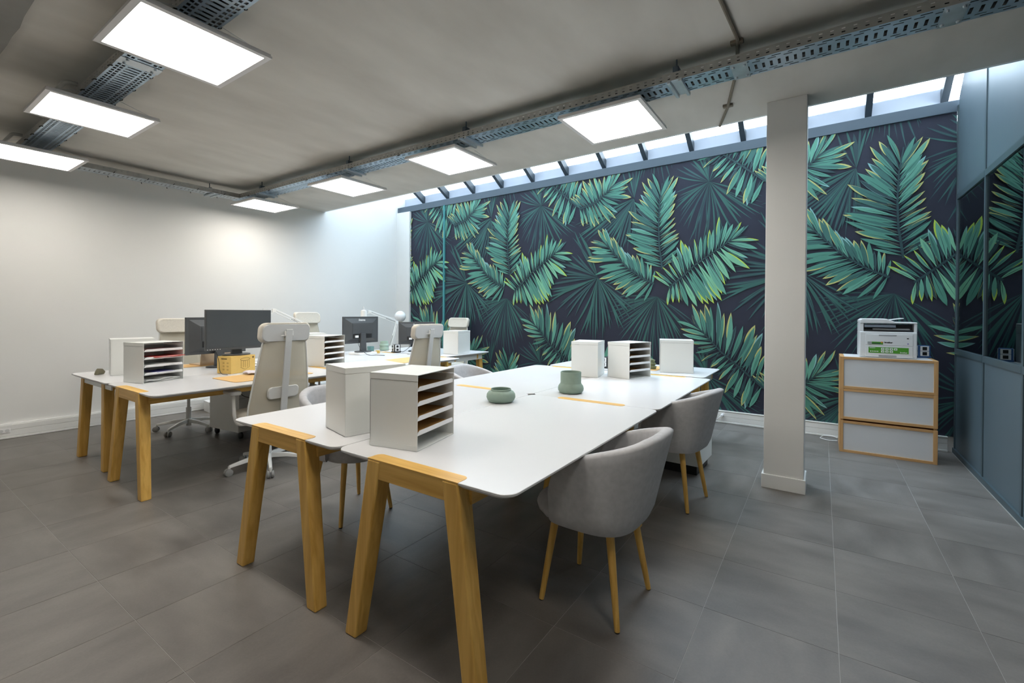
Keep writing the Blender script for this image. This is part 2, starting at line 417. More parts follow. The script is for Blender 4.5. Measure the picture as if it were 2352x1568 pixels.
mb.hexa([(e0-0.12, Y0-0.1, 3.05), (e0, Y0-0.1, 3.05), (e1, 6.9, 3.05), (e1-0.12, 6.9, 3.05),
         (e0-0.12, Y0-0.1, 4.75), (e0, Y0-0.1, 4.75), (e1, 6.9, 4.75), (e1-0.12, 6.9, 4.75)])
struct(obj('wall_upper', mb, WHITE_WALL))
struct(obj('ceiling_corridor', MB().box(e0-0.05, X1+0.3, YC, Y0-0.06, ZC, 3.1), CEIL))
# white end strip beside the mural
struct(obj('trim_2', MB().box(6.015, X1+0.012, 6.40, yb(6.0)+0.02, 0, zbeam(6.5)+0.005), WHITE_TRIM))

# skylight: beam, upstand, rafters, panes
sky = struct(bpy.data.objects.new('window_1', None)); COL.objects.link(sky)
def skewbox(xa, xb, za, zb, ya=Y0-0.02, yc=6.76):
    z0a, z0b = zbeam(ya)-3.285, zbeam(yc)-3.285
    return MB().hexa([(xa, ya, za+z0a), (xb, ya, za+z0a), (xb, yc, za+z0b), (xa, yc, za+z0b), (xa, ya, zb+z0a), (xb, ya, zb+z0a), (xb, yc, zb+z0b), (xa, yc, zb+z0b)])
obj('beam', skewbox(6.035, 6.24, 3.285, 3.395), DARK_STEEL, sky, bevel=0.003)
obj('upstand', skewbox(6.22, 6.30, 3.395, 3.60), SILL, sky)
pane_y = [0.81+0.602*k for k in range(-3, 11)]
for k, y in enumerate(pane_y):
    y = max(y, Y0+0.02)
    mb = MB()
    for w, d0, d1 in ((0.029, 0.03, 0.15),):
        xa, xb = 6.225, 4.22
        mb.hexa([(xb, y-w, zroof(xb, y)-d1), (xa, y-w, zroof(xa, y)-d1), (xa, y+w, zroof(xa, y)-d1), (xb, y+w, zroof(xb, y)-d1),
                 (xb, y-w, zroof(xb, y)-d0), (xa, y-w, zroof(xa, y)-d0), (xa, y+w, zroof(xa, y)-d0), (xb, y+w, zroof(xb, y)-d0)])
    obj('rafter', mb, RAFTER, sky)
    obj('glazing_bar', MB().hexa([(4.22, y-0.012, zroof(4.22, y)-0.03), (6.225, y-0.012, zroof(6.225, y)-0.03), (6.225, y+0.012, zroof(6.225, y)-0.03), (4.22, y+0.012, zroof(4.22, y)-0.03),
                                 (4.22, y-0.012, zroof(4.22, y)+0.01), (6.225, y-0.012, zroof(6.225, y)+0.01), (6.225, y+0.012, zroof(6.225, y)+0.01), (4.22, y+0.012, zroof(4.22, y)+0.01)]), SILL, sky)
    if k < len(pane_y)-1:
        y2 = pane_y[k+1]
        mb = MB(); pts = [(4.2, y+0.014), (6.26, y+0.014), (6.26, y2-0.014), (4.2, y2-0.014)]
        mb.hexa([(p[0], p[1], zroof(*p)-0.006) for p in pts]+[(p[0], p[1], zroof(*p)) for p in pts])
        obj('pane', mb, ROOF_GLASS, sky)

# baseboards (three-piece white cable trunking)
def trunk(name, parts, mats):
    o0 = None
    for nm, mb in parts:
        o = obj(nm, mb, mats, o0, bevel=0.002)
        if o0 is None: o0 = struct(o)
    return o0
def backbox(d0, d1, z0, z1, xa, xb):
    return MB().hexa([(xa, yb(xa)-d1, z0), (xb, yb(xb)-d1, z0), (xb, yb(xb)-d0+0.002, z0), (xa, yb(xa)-d0+0.002, z0),
                      (xa, yb(xa)-d1, z1), (xb, yb(xb)-d1, z1), (xb, yb(xb)-d0+0.002, z1), (xa, yb(xa)-d0+0.002, z1)])
bb = struct(obj('baseboard_back', backbox(0, 0.035, 0.002, 0.15, X0, 6.01), WHITE_TRIM))
obj('lower_lip', backbox(0.035, 0.045, 0.002, 0.022, X0, 6.01), WHITE_TRIM, bb, bevel=0.003)
obj('cover_strip', backbox(0.035, 0.041, 0.026, 0.085, X0, 6.01), WHITE_TRIM, bb, bevel=0.002)
obj('cover_strip', backbox(0.035, 0.041, 0.088, 0.14, X0, 6.01), WHITE_TRIM, bb, bevel=0.002)
br = struct(obj('baseboard_right', MB().box(X1-0.025, X1+0.014, Y0+0.045, 6.40, 0.002, 0.15), WHITE_TRIM))
obj('upper_lip', MB().box(X1-0.034, X1-0.024, Y0+0.045, 6.40, 0.138, 0.152), WHITE_TRIM, br, bevel=0.003)
obj('cover_strip', MB().box(X1-0.031, X1-0.024, Y0+0.045, 6.40, 0.082, 0.132), WHITE_TRIM, br, bevel=0.002)
obj('cover_strip', MB().box(X1-0.031, X1-0.024, Y0+0.045, 6.40, 0.026, 0.079), WHITE_TRIM, br, bevel=0.002)
obj('lower_lip', MB().box(X1-0.036, X1-0.024, Y0+0.045, 6.40, 0.002, 0.022), WHITE_TRIM, br, bevel=0.003)

# glazed partition: mullions, rails, solid panels, panes
wf = struct(bpy.data.objects.new('wall_front', None)); COL.objects.link(wf)
mull = [6.02]+[5.105-0.862*k for k in range(8)]
ya, ybk = Y0-0.03, Y0
for k, x in enumerate(mull):
    w = 0.016
    top = zroof(x, Y0)-0.02 if x > 4.25 else ZC
    top = min(top, zbeam(Y0)+0.05) if x > 6 else top
    obj('mullion', MB().box(x-w, x+w, ya-0.02, ybk+0.003, 0.05, top), PART_FRAME, wf)
    if k < len(mull)-1:
        xa, xb = mull[k+1]+w, x-w
        obj('lower_panel', MB().box(xa, xb, ya, ybk-0.004, 0.045, 0.955), PART_BLUE, wf)
        obj('glass_pane', MB().box(xa, xb, ybk-0.014, ybk-0.008, 1.005, 2.43), PART_GLASS, wf)
        if xb > 4.25:
            za, zb_ = zroof(xb, Y0)-0.02, (zroof(xa, Y0)-0.02)
            if k == 0: za = zbeam(Y0)+0.12
            obj('upper_panel', MB().prism([(xa, 2.48), (xb, 2.48), (xb, za), (xa, zb_)], ya, ybk-0.004, 'y'), PART_BLUE, wf)
        else:
            obj('upper_panel', MB().box(xa, xb, ya, ybk-0.004, 2.48, ZC), PART_BLUE, wf)
        for z0, z1 in ((0.955, 1.005), (2.43, 2.48)):
            obj('rail', MB().box(xa, xb, ya-0.02, ybk+0.004, z0, z1), PART_FRAME, wf)
obj('bottom_rail', MB().box(mull[-1], 6.04, ya-0.02, ybk+0.012, 0.0, 0.05), PART_FRAME, wf)
obj('floor_seal', MB().tube([(mull[-1], ybk+0.014, 0.002), (6.04, ybk+0.014, 0.002)], 0.004, 6), GALV_DULL, wf)

# white column with a boxed foot
co = thing('column', 'square white column standing free between desks and printer cabinet', 'column', (4.0, 0.10, 0))
obj('shaft', MB().box(0, 0.245, 0, 0.262, 0, ZC), WHITE_WALL, co, bevel=0.004)
obj('plinth', MB().box(-0.014, 0.259, -0.012, 0.275, 0, 0.104), WHITE_TRIM, co, bevel=0.003)

# ------------------------------------------------------------------ mural
PZ0, PZ1, PY0, PY1 = 0.150, zbeam(2.7)+0.06, Y0, 6.40
mural = obj('wall_mural', MB().box(X1-0.002, X1+0.014, PY0, PY1, PZ0, 3.30), NAVY)
tag(mural, 'navy wall mural printed with green tropical palm fronds', 'mural')
PM = [mat('leaf_bright', s2l((94, 156, 136)), 0.6, var=0.05, vscale=5), mat('leaf_mid', s2l((74, 134, 118)), 0.6, var=0.05, vscale=5),
      mat('leaf_deep', s2l((56, 104, 98)), 0.6, var=0.06, vscale=5), mat('leaf_dark', s2l((38, 68, 73)), 0.6, var=0.08, vscale=5),
      mat('leaf_lime', s2l((176, 202, 74)), 0.6, var=0.05), mat('leaf_straw', s2l((184, 184, 112)), 0.6, var=0.05),
      mat('leaf_ice', s2l((130, 178, 178)), 0.6, var=0.05), mat('leaf_vein', s2l((34, 70, 72)), 0.6, var=0.05),
      mat('fan_teal', s2l((46, 94, 88)), 0.6, var=0.08, vscale=5), mat('fan_deep', s2l((38, 66, 73)), 0.6, var=0.08, vscale=5),
      mat('leaf_pale', s2l((116, 178, 144)), 0.6, var=0.05, vscale=5)]
BR, MID, DEEP, DARK, LIME, STRAW, ICE, VEIN, FAN, FAND, PALE = range(11)
class Print:
    def __init__(s, base): s.mb = MB(); s.x = X1-0.0025-base
    def poly(s, pts, mi):
        for a, b, c in ((-1, 0, -PY0), (1, 0, PY1), (0, -1, -PZ0), (0, 1, 3.298)):
            pts = clip(pts, a, b, c)
            if len(pts) < 3: return
        n = len(pts); s.x -= 0.00003
        s.mb.add([(s.x, p[0], p[1]) for p in pts], [tuple(range(n))], mi)
    def done(s, name):
        if s.mb.f: obj(name, s.mb, PM, mural, fixn=False)
def leafpts(a, b, w, bend=0.0, fat=0.45, n=7, t0=0.0, t1=1.0, tipround=0.0):
    ax, ay = a; dx, dy = b[0]-a[0], b[1]-a[1]; l = math.hypot(dx, dy) or 1e-6
    nx, ny = -dy/l, dx/l; L_, R_ = [], []
    for k in range(n+1):
        t = t0+(t1-t0)*k/n
        q = t**(math.log(0.5)/math.log(fat))
        h = w*math.sin(PI*min(1, max(0, q)))**(0.85)
        if tipround and t > 0.75: h = max(h, w*tipround*math.sqrt(max(0, 1-((t-0.75)/0.25)**2)))
        cx = ax+dx*t+nx*bend*l*math.sin(PI*t); cy = ay+dy*t+ny*bend*l*math.sin(PI*t)
        L_.append((cx+nx*h, cy+ny*h)); R_.append((cx-nx*h, cy-ny*h))
    return L_+R_[::-1][1:-1] if True else None
def lerp_path(P, s):
    m = len(P)-1; x = min(max(s, 0), 0.9999)*m; i = int(x); t = x-i
    return (P[i][0]+(P[i+1][0]-P[i][0])*t, P[i][1]+(P[i+1][1]-P[i][1])*t)
def frond(pr, rng, rachis, sides, nleaf, wid, rim, bright, dy, dz, dark_all=False, rnd=0.0):
    S = lambda p: (p[0]+dy, p[1]+dz)
    RA = [S(p) for p in rachis]
    for back in (True, False):
        for tips in sides:
            TP = [S(p) for p in tips]
            for k in range(nleaf):
                s = (k+(0.5 if back else 0.0)+rng.uniform(-0.12, 0.12))/nleaf
                tip = lerp_path(TP, s); at = lerp_path(RA, s*0.86+0.02)
                sc = rng.uniform(0.60, 0.92) if back else rng.uniform(0.78, 1.08)
                tip = (at[0]+(tip[0]-at[0])*sc, at[1]+(tip[1]-at[1])*sc)
                l = math.hypot(tip[0]-at[0], tip[1]-at[1]); w = min(wid, l*0.078)*rng.uniform(0.65, 1.1)
                bd = rng.uniform(-0.04, 0.05)
                fat = rng.uniform(0.50, 0.62)
                tr = rnd*0.8
                if back:
                    w *= 0.8
                    if rng.random() < 0.25: pr.poly(leafpts(at, tip, w*1.12, bd, fat, tipround=tr), ICE if rng.random() < 0.5 else STRAW)
                    pr.poly(leafpts(at, tip, w, bd, fat, tipround=tr), DARK if rng.random() < 0.85 else DEEP)
                    continue
                c = rng.choice(bright)
                if rng.random() < 0.62:
                    d = rng.choice((-1, 1)); dx, dyy = (tip[0]-at[0])/l, (tip[1]-at[1])/l; q = rng.uniform(0.10, 0.45); o_ = w*0.22*d
                    pr.poly(leafpts((at[0]+(tip[0]-at[0])*q, at[1]+(tip[1]-at[1])*q), (tip[0]+dx*0.026-dyy*o_*0.6, tip[1]+dyy*0.026+dx*o_*0.6), w*1.04, bd*(1-q)+0.012*d, fat*0.9, tipround=tr), rim if rng.random() < 0.85 else ICE)
                pr.poly(leafpts(at, tip, w, bd, fat, tipround=tr), c)
                if rng.random() < 0.6:
                    pr.poly(leafpts(at, (at[0]+(tip[0]-at[0])*0.8, at[1]+(tip[1]-at[1])*0.8), 0.0022, bd*0.8, 0.4, n=5), VEIN)
                elif rng.random() < 0.5:
                    d = rng.choice((-1, 1)); dx, dyy = (tip[0]-at[0])/l, (tip[1]-at[1])/l
                    off = (-dyy*w*0.35*d, dx*w*0.35*d)
                    pr.poly(leafpts((at[0]+off[0]*0.3, at[1]+off[1]*0.3), (tip[0]-dx*l*0.12+off[0]*0.4, tip[1]-dyy*l*0.12+off[1]*0.4), w*0.45, bd, fat, n=6), min(c+1, DEEP) if c != PALE else BR)
    # rachis
    for i in range(len(RA)-1):
        a, b = RA[i], RA[i+1]; l = math.hypot(b[0]-a[0], b[1]-a[1]); nx, ny = -(b[1]-a[1])/l, (b[0]-a[0])/l; w0 = 0.011*(1-0.6*i/len(RA)); w1 = 0.011*(1-0.6*(i+1)/len(RA))
        pr.poly([(a[0]+nx*w0, a[1]+ny*w0), (b[0]+nx*w1, b[1]+ny*w1), (b[0]-nx*w1, b[1]-ny*w1), (a[0]-nx*w0, a[1]-ny*w0)], DARK)
def fan(pr, rng, c, tips, n, wid, dy, dz):
    c = (c[0]+dy, c[1]+dz)
    for k in range(n):
        s = (k+rng.uniform(-0.25, 0.25))/n
        t = lerp_path(tips, s); t = (t[0]+dy, t[1]+dz); sc = rng.uniform(0.8, 1.05)
        tip = (c[0]+(t[0]-c[0])*sc, c[1]+(t[1]-c[1])*sc); bd = rng.uniform(-0.05, 0.05)
        w = wid*rng.uniform(0.5, 1.0)
        pr.poly(leafpts(c, tip, w, bd, 0.6, n=7), FAND if rng.random() < 0.6 else FAN)
        for off in (-0.25, 0.25):
            if rng.random() < 0.7:
                l = math.hypot(tip[0]-c[0], tip[1]-c[1]); nx, ny = -(tip[1]-c[1])/l, (tip[0]-c[0])/l
                m_ = (tip[0]+nx*w*off*0.4, tip[1]+ny*w*off*0.4)
                pr.poly(leafpts(c, m_, w*0.2, bd, 0.6, n=6), FAN if rng.random() < 0.75 else DEEP)
F1 = [(1.726, 1.9), (1.77, 2.221), (1.779, 2.498), (1.768, 2.774), (1.735, 3.02)]
F1L = [(2.021, 2.027), (2.153, 2.207), (2.214, 2.37), (2.229, 2.429), (2.201, 2.592), (2.122, 2.833), (2.065, 2.932), (2.001, 3.015), (1.916, 3.129), (1.80, 3.17)]
F1R = [(1.50, 2.06), (1.535, 2.235), (1.50, 2.337), (1.56, 2.42), (1.60, 2.551), (1.553, 2.76), (1.57, 2.87), (1.548, 3.003), (1.60, 3.12), (1.69, 3.17)]
F2 = [(1.643, 1.65), (1.48, 1.79), (1.32, 1.935), (1.123, 2.068), (0.946, 2.19), (0.80, 2.27)]
F2U = [(1.87, 1.83), (1.70, 1.97), (1.515, 2.228), (1.398, 2.21), (1.199, 2.34), (1.079, 2.466), (0.833, 2.46), (0.674, 2.373)]
F2D = [(1.654, 1.445), (1.495, 1.43), (1.25, 1.40), (1.13, 1.43), (1.022, 1.475), (0.988, 1.558), (0.906, 1.627), (0.725, 1.829), (0.639, 2.073), (0.62, 2.30)]
F3 = [(1.834, 1.71), (2.005, 1.8), (2.211, 1.952), (2.425, 2.183), (2.58, 2.36)]
F3U = [(1.822, 1.87), (1.921, 2.022), (2.072, 2.116), (2.197, 2.13), (2.287, 2.21), (2.372, 2.34), (2.45, 2.42), (2.568, 2.519), (2.70, 2.50)]
F3D = [(1.987, 1.446), (2.267, 1.491), (2.30, 1.60), (2.39, 1.66), (2.57, 1.746), (2.651, 1.861), (2.758, 2.047), (2.775, 2.146), (2.793, 2.284), (2.74, 2.42)]
F5 = [(2.93, 2.823), (2.684, 2.883), (2.541, 2.976), (2.387, 3.116)]
F5U = [(3.094, 3.021), (3.0, 3.062), (2.866, 3.188), (2.768, 3.249), (2.606, 3.26), (2.40, 3.33), (2.20, 3.33)]
F5D = [(2.86, 2.58), (2.75, 2.54), (2.64, 2.53), (2.50, 2.57), (2.38, 2.64), (2.30, 2.747), (2.16, 2.946), (2.15, 3.08), (2.133, 3.235)]
F6 = [(0.557, 0.462), (0.794, 0.674), (1.012, 0.858), (1.189, 1.052), (1.36, 1.23)]
F6U = [(0.48, 0.80), (0.556, 0.997), (0.568, 1.15), (0.659, 1.212), (0.895, 1.378), (1.04, 1.41), (1.179, 1.418), (1.282, 1.42), (1.453, 1.377)]
F6D = [(0.70, 0.22), (0.761, 0.208), (0.898, 0.362), (1.084, 0.504), (1.148, 0.661), (1.316, 0.786), (1.464, 1.028), (1.546, 1.166), (1.54, 1.30)]
FA_C, FB_C, FC_C, FD_C = (2.634, 1.823), (1.792, 1.543), (1.168, 2.958), (2.115, 2.875)
FA_T = [(2.98, 2.60), (3.045, 2.24), (3.30, 2.012), (3.45, 1.75), (3.469, 1.504), (3.243, 1.30), (2.989, 1.10), (2.729, 0.90), (2.595, 0.90), (2.465, 1.0), (2.29, 1.074), (2.10, 1.25), (1.98, 1.50)]
FB_T = [(2.45, 1.54), (2.452, 1.435), (2.435, 1.20), (2.37, 1.05), (2.12, 0.80), (1.955, 0.62), (1.669, 0.62), (1.531, 0.75), (1.40, 1.0), (1.25, 1.25)]
FC_T = [(1.62, 2.86), (1.573, 2.7), (1.532, 2.5), (1.42, 2.2), (1.298, 2.05), (1.126, 2.10), (0.89, 2.30), (0.62, 2.40), (0.566, 2.60), (0.568, 2.75)]
FD_T = [(3.0, 2.60), (2.978, 2.45), (2.893, 2.30), (2.584, 2.3), (2.349, 2.2), (2.228, 2.15), (2.095, 2.18), (1.994, 2.224)]
FD_T2 = [(2.30, 3.3), (2.17, 3.32), (2.05, 3.34), (2.0, 3.30)]
FC_T2 = [(1.65, 3.1), (1.50, 3.28), (1.33, 3.3), (1.15, 3.35), (0.8, 3.25), (0.6, 3.1)]
P = 2.405
for dz in (0.0, -P, P):
    for k in (-1, 0, 1, 2):
        dy = k*P; rng = random.Random(11)
        for nm, base, args in (('printed_fan', 0.0000, (FC_C, FC_T, 30, 0.013)), ('printed_fan', 0.0006, (FC_C, FC_T2, 12, 0.016)), ('printed_fan', 0.0010, (FB_C, FB_T, 40, 0.013)),
                               ('printed_fan', 0.0036, (FD_C, FD_T, 26, 0.018)), ('printed_fan', 0.0036, (FD_C, FD_T2, 5, 0.02)), ('printed_fan', 0.0016+0.0036, (FA_C, FA_T, 40, 0.021))):
            pr = Print(base); fan(pr, rng, *args, dy, dz); pr.done(nm)
        for base, rac, sides, nl, w, rim, br_, rd in (
                (0.0080, F6, (F6U, F6D), 14, 0.036, STRAW, (BR, BR, MID, MID, DEEP), 0.5),
                (0.0080, F5, (F5U, F5D), 14, 0.030, STRAW, (BR, MID, MID, DEEP), 0.2),
                (0.0110, F3, (F3U, F3D), 16, 0.030, STRAW, (MID, MID, DEEP, BR), 0.35),
                (0.0145, F1, (F1L, F1R), 16, 0.036, STRAW, (BR, MID, MID, DEEP), 0.5),
                (0.0180, F2, (F2U, F2D), 19, 0.032, LIME, (BR, BR, MID, PALE), 0.35)):
            pr = Print(base); frond(pr, rng, rac, sides, nl, w, rim, br_, dy, dz, rnd=rd); pr.done('printed_frond')
obj('joint_strip', MB().box(X1-0.028, X1-0.002, 5.535, 5.57, PZ0, 3.21), TEAL_STRIP, mural)

# ------------------------------------------------------------------ ceiling lights
def make_light():
    t = thing('ceiling_light', '', 'ceiling light')
    mb = MB(); h = 0.30; q = 0.272
    for a in (0, 1, 2, 3):
        M = Matrix.Rotation(a*PI/2, 4, 'Z')
        pts = [(-h, -h), (h, -h), (q, -q), (-q, -q)]
        mb.hexa([M @ Vector((p[0], p[1], 0)) for p in pts]+[M @ Vector((p[0], p[1], 0.012)) for p in pts])
    obj('frame', mb, FRAME_WHITE, t)
    obj('diffuser', MB().box(-q, q, -q, q, 0.002, 0.006), LEDM, t)
    obj('back_plate', MB().box(-h+0.004, h-0.004, -h+0.004, h-0.004, 0.0125, 0.024), FRAME_WHITE, t)
    for sx in (-1, 1):
        for sy in (-1, 1):
            obj('hanging_wire', MB().tube([(sx*0.27, sy*0.27, 0.024), (sx*0.085, sy*0.2, 0.10)], 0.0012, 4), GALV, t)
    return t
lt = make_light()
LG = 'square LED panels under the cable trays'
LIGHTS = [((1.035, 2.797), 'left row square LED ceiling panel nearest the camera, at the top edge'),
          ((1.033, 4.322), 'left row square LED ceiling panel, second from the camera'),
          ((1.020, 5.950), 'left row square LED ceiling panel farthest back, cut off at left'),
          ((1.035, 1.270), 'left row square LED ceiling panel over the near desk, above the picture'),
          ((1.035, -0.250), 'left row square LED ceiling panel beside the camera, above the picture'),
          ((3.175, 1.268), 'right row square LED ceiling panel nearest the white column'),
          ((3.180, 2.836), 'right row square LED ceiling panel, second from the white column'),
          ((3.205, 4.395), 'right row square LED ceiling panel, third from the white column'),
          ((3.180, 6.100), 'right row square LED ceiling panel farthest back at the tray corner')]
for i, (p, lab) in enumerate(LIGHTS):
    if i == 0: lt.location = (p[0], p[1], 2.7); lt['label'] = lab; lt['group'] = LG
    else: dup(lt, (p[0], p[1], 2.7), 0, lab, LG)

# ------------------------------------------------------------------ cable trays
def perforated(L, cols, rows_fn, period):
    """plate in local (u along length, v across); rows_fn(col index) -> list of (u0,u1) holes per period; cols = list of (v0,v1)"""
    quads = []
    n = int(L/period)
    for ci, (v0, v1) in enumerate(cols):
        holes = rows_fn(ci)
        if not holes:
            quads.append((0, L, v0, v1)); continue
        u = 0.0
        for k in range(n):
            for h0, h1 in holes:
                a = k*period+h0
                if a > u: quads.append((u, a, v0, v1))
                u = k*period+h1
        quads.append((u, L, v0, v1))
    return quads
def tray(name, label, start, ang, L, bottom, floor_mat, hole_pat, ties):
    t = thing(name, label, 'cable tray', start, ang)
    cols, fn, per = hole_pat
    mb = MB()
    for u0, u1, v0, v1 in perforated(L, cols, fn, per): mb.add([(u0, v0, 0), (u1, v0, 0), (u1, v1, 0), (u0, v1, 0)], [(0, 1, 2, 3)])
    obj('perforated_base', mb, floor_mat, t, solid=0.0015, fixn=False)
    for v in (0, 0.196):
        mb = MB()
        cz = [(0, 0.013), (0.013, 0.019), (0.019, 0.032), (0.032, 0.038), (0.038, 0.052)]
        for u0, u1, z0, z1 in perforated(L, cz, lambda c: [(0.01, 0.026)] if c in (1, 3) else [], 0.05):
            mb.add([(u0, v, z0), (u1, v, z0), (u1, v, z1), (u0, v, z1)], [(0, 1, 2, 3)])
        obj('side_flange', mb, GALV_DULL, t, solid=0.0015, fixn=False)
    # pressed ribs round the slots
    for u in ties:
        obj('cable_tie', MB().tube([(u, 0.19, -0.003), (u+0.004, 0.203, -0.004), (u+0.01, 0.212, -0.012)], 0.004, 5), BLACK, t)
        obj('cable_tie', MB().tube([(u, 0.006, -0.003), (u+0.004, -0.006, 0.004), (u+0.008, -0.012, 0.012)], 0.0035, 5), BLACK, t)
    return t
patA = ([(0, 0.014), (0.014, 0.030), (0.030, 0.036), (0.036, 0.052), (0.052, 0.064), (0.064, 0.132), (0.132, 0.144), (0.144, 0.160), (0.160, 0.166), (0.166, 0.182), (0.182, 0.196)],
        lambda c: [(0.006, 0.029)] if c in (1, 9) else ([(0.028, 0.040), (0.0, 0.007)][:1] and [(0.014, 0.037)] if c in (3, 7) else ([(0.012, 0.027)] if c == 5 else [])), 0.040)
patB = ([(0, 0.014), (0.014, 0.023), (0.023, 0.036), (0.036, 0.045), (0.045, 0.062), (0.062, 0.122), (0.122, 0.134), (0.134, 0.151), (0.151, 0.160), (0.160, 0.173), (0.173, 0.182), (0.182, 0.196)],
        lambda c: [(0.004, 0.050)] if c in (1, 10) else ([(0.030, 0.072)] if c in (3, 8) else ([(0.010, 0.024), (0.050, 0.064)] if c == 5 else [])), 0.080)
# local u -> +Y after rotating 90 degrees (v then points to -X)
tA = tray('cable_tray', 'perforated galvanised cable tray above the left row of lights', (1.126, -1.0, 2.80), PI/2, 7.33, 0, GALV_BLUE, patA, [3.35, 3.62, 4.55, 4.85, 5.10, 5.25, 6.2, 6.5, 6.72])
tB = tray('cable_tray', 'perforated galvanised cable tray running from the right edge over the right row of lights', (3.168, -1.0, 2.80), PI/2, 7.56, 0, GALV_BLUE, patB, [2.0, 3.5, 3.9, 4.3, 5.0, 5.4, 5.8, 6.6, 6.9, 7.1])
tC = tray('cable_tray', 'perforated galvanised cable tray along the back white wall under the ceiling', (1.13, 6.34, 2.80), 0, 1.84, 0, GALV, patB, [0.55, 0.85, 1.10, 1.35, 1.65])
for t_, L_, lab in ((tA, 7.3, 'added dark cables that darken the slots of the left cable tray'), (tB, 7.5, 'added dark cables that darken the slots of the right cable tray'), (tC, 1.8, 'added dark cables that darken the slots of the tray along the back wall')):
    cb_ = thing('slot_darkener', lab, 'slot filling', tuple(t_.location), t_.rotation_euler.z)  # unseen dark filling, added so the tray slots look dark from below
    for k in range(4):
        v = 0.028+0.046*k
        obj('cable', MB().tube([(0.02+L_*q/24, v+0.004*math.sin(q*1.7+k), 0.0235+0.001*math.sin(q+k)) for q in range(25)], 0.0205, 8), BLACK if k % 2 else PRINT_GREY, cb_, smooth=60)
# couplings, hanger brackets and hangers on the trays
def coupler(t, u):
    mb = MB().box(u-0.045, u+0.045, -0.004, 0.200, -0.004, -0.001)
    mb.box(u-0.045, u+0.045, -0.005, -0.002, -0.004, 0.052)
    c = obj('coupling_plate', mb, GALV, t, bevel=0.001)
    for a in (-0.03, 0.03):
        for b in (0.03, 0.165):
            obj('bolt', MB().lathe([(0.0, -0.012), (0.006, -0.011), (0.008, -0.006), (0.008, 0.0)], 8, (u+a, b, -0.003)), GALV, c)
coupler(tB, 1.42); coupler(tB, 0.48); coupler(tA, 4.42)
def hanger(t, u, side=1):
    mb = MB()
    mb.box(u-0.045, u-0.025, -0.02, 0.216, -0.022, -0.002); mb.box(u+0.025, u+0.045, -0.02, 0.216, -0.022, -0.002)
    mb.box(u-0.025, u+0.025, -0.015, 0.211, -0.006, -0.002)
    obj('cradle_bracket', mb, GALV, t, bevel=0.004)
    obj('ceiling_hanger', MB().box(u-0.018, u+0.018, 0.13, 0.19, 0.045, 0.092).cyl((u, 0.16, 0.09), (u, 0.16, 0.147), 0.005), DARK_STEEL, t, bevel=0.003)
hanger(tB, 1.78); hanger(tB, 3.52); hanger(tB, 5.1); hanger(tB, 6.85); hanger(tC, 1.55)
for nm, y in (('first', 4.22), ('second', 5.87)):
    c = obj('conduit', MB().tube(smoothpath([(0.925, y, 2.86), (0.90, y, 2.86), (0.88, y+0.01, 2.86), (0.868, y+0.04, 2.86), (0.866, y+0.12, 2.86), (0.866, y+0.4, 2.86)], 6), 0.014, 10), GALV_DULL, smooth=40)
    tag(c, 'bent grey conduit leaving the left cable tray behind the '+('second' if nm == 'first' else 'farthest')+' left ceiling light', 'conduit')
cp = thing('ceiling_conduit', 'thin brownish pipe crossing the concrete ceiling above the right cable tray', 'pipe', (0, 0, 0))
PIPE = mat('painted_pipe', s2l((122, 112, 98)), 0.6, var=0.1, vscale=20)
obj('pipe', MB().tube([(2.2, 0.46, 2.932), (2.95, 0.42, 2.932), (3.30, 0.47, 2.932), (3.89, 0.62, 2.932), (4.24, 0.735, 2.932)], 0.011, 8), PIPE, cp)
for x, y in ((2.99, 0.43), (3.87, 0.615)):
    obj('pipe_clip', MB().box(x-0.018, x+0.018, y-0.035, y+0.035, 2.925, 2.944), PIPE, cp, bevel=0.003)

# ------------------------------------------------------------------ bench desks
TZ = 0.74
def tabletop(mb_pts, parent):
    mb = MB(); n = len(mb_pts)
    cx = sum(p[0] for p in mb_pts)/n; cy = sum(p[1] for p in mb_pts)/n
    def ins(d): 
        return [(p[0]+(cx-p[0])/max(abs(cx-p[0]), 1e-6)*min(d, abs(cx-p[0])), p[1]+(cy-p[1])/max(abs(cy-p[1]), 1e-6)*min(d, abs(cy-p[1]))) for p in mb_pts]
    r0 = [(p[0], p[1], TZ) for p in ins(0.0015)]; r1 = [(p[0], p[1], TZ-0.0015) for p in mb_pts]; r2 = [(p[0], p[1], TZ-0.008) for p in mb_pts]; r3 = [(p[0], p[1], TZ-0.024) for p in ins(0.022)]
    vs = r0+r1+r2+r3
    fs = [tuple(range(n)), tuple(range(4*n-1, 3*n-1, -1))]
    mi = [0, 1]
    for j in range(3):
        for i in range(n): fs.append((j*n+i, j*n+(i+1) % n, (j+1)*n+(i+1) % n, (j+1)*n+i)); mi.append(0 if j == 0 else 1)
    mb.v = vs; mb.f = fs; mb.mi = mi
    return obj('tabletop', mb, [DESK_WHITE, DESK_EDGE], parent)
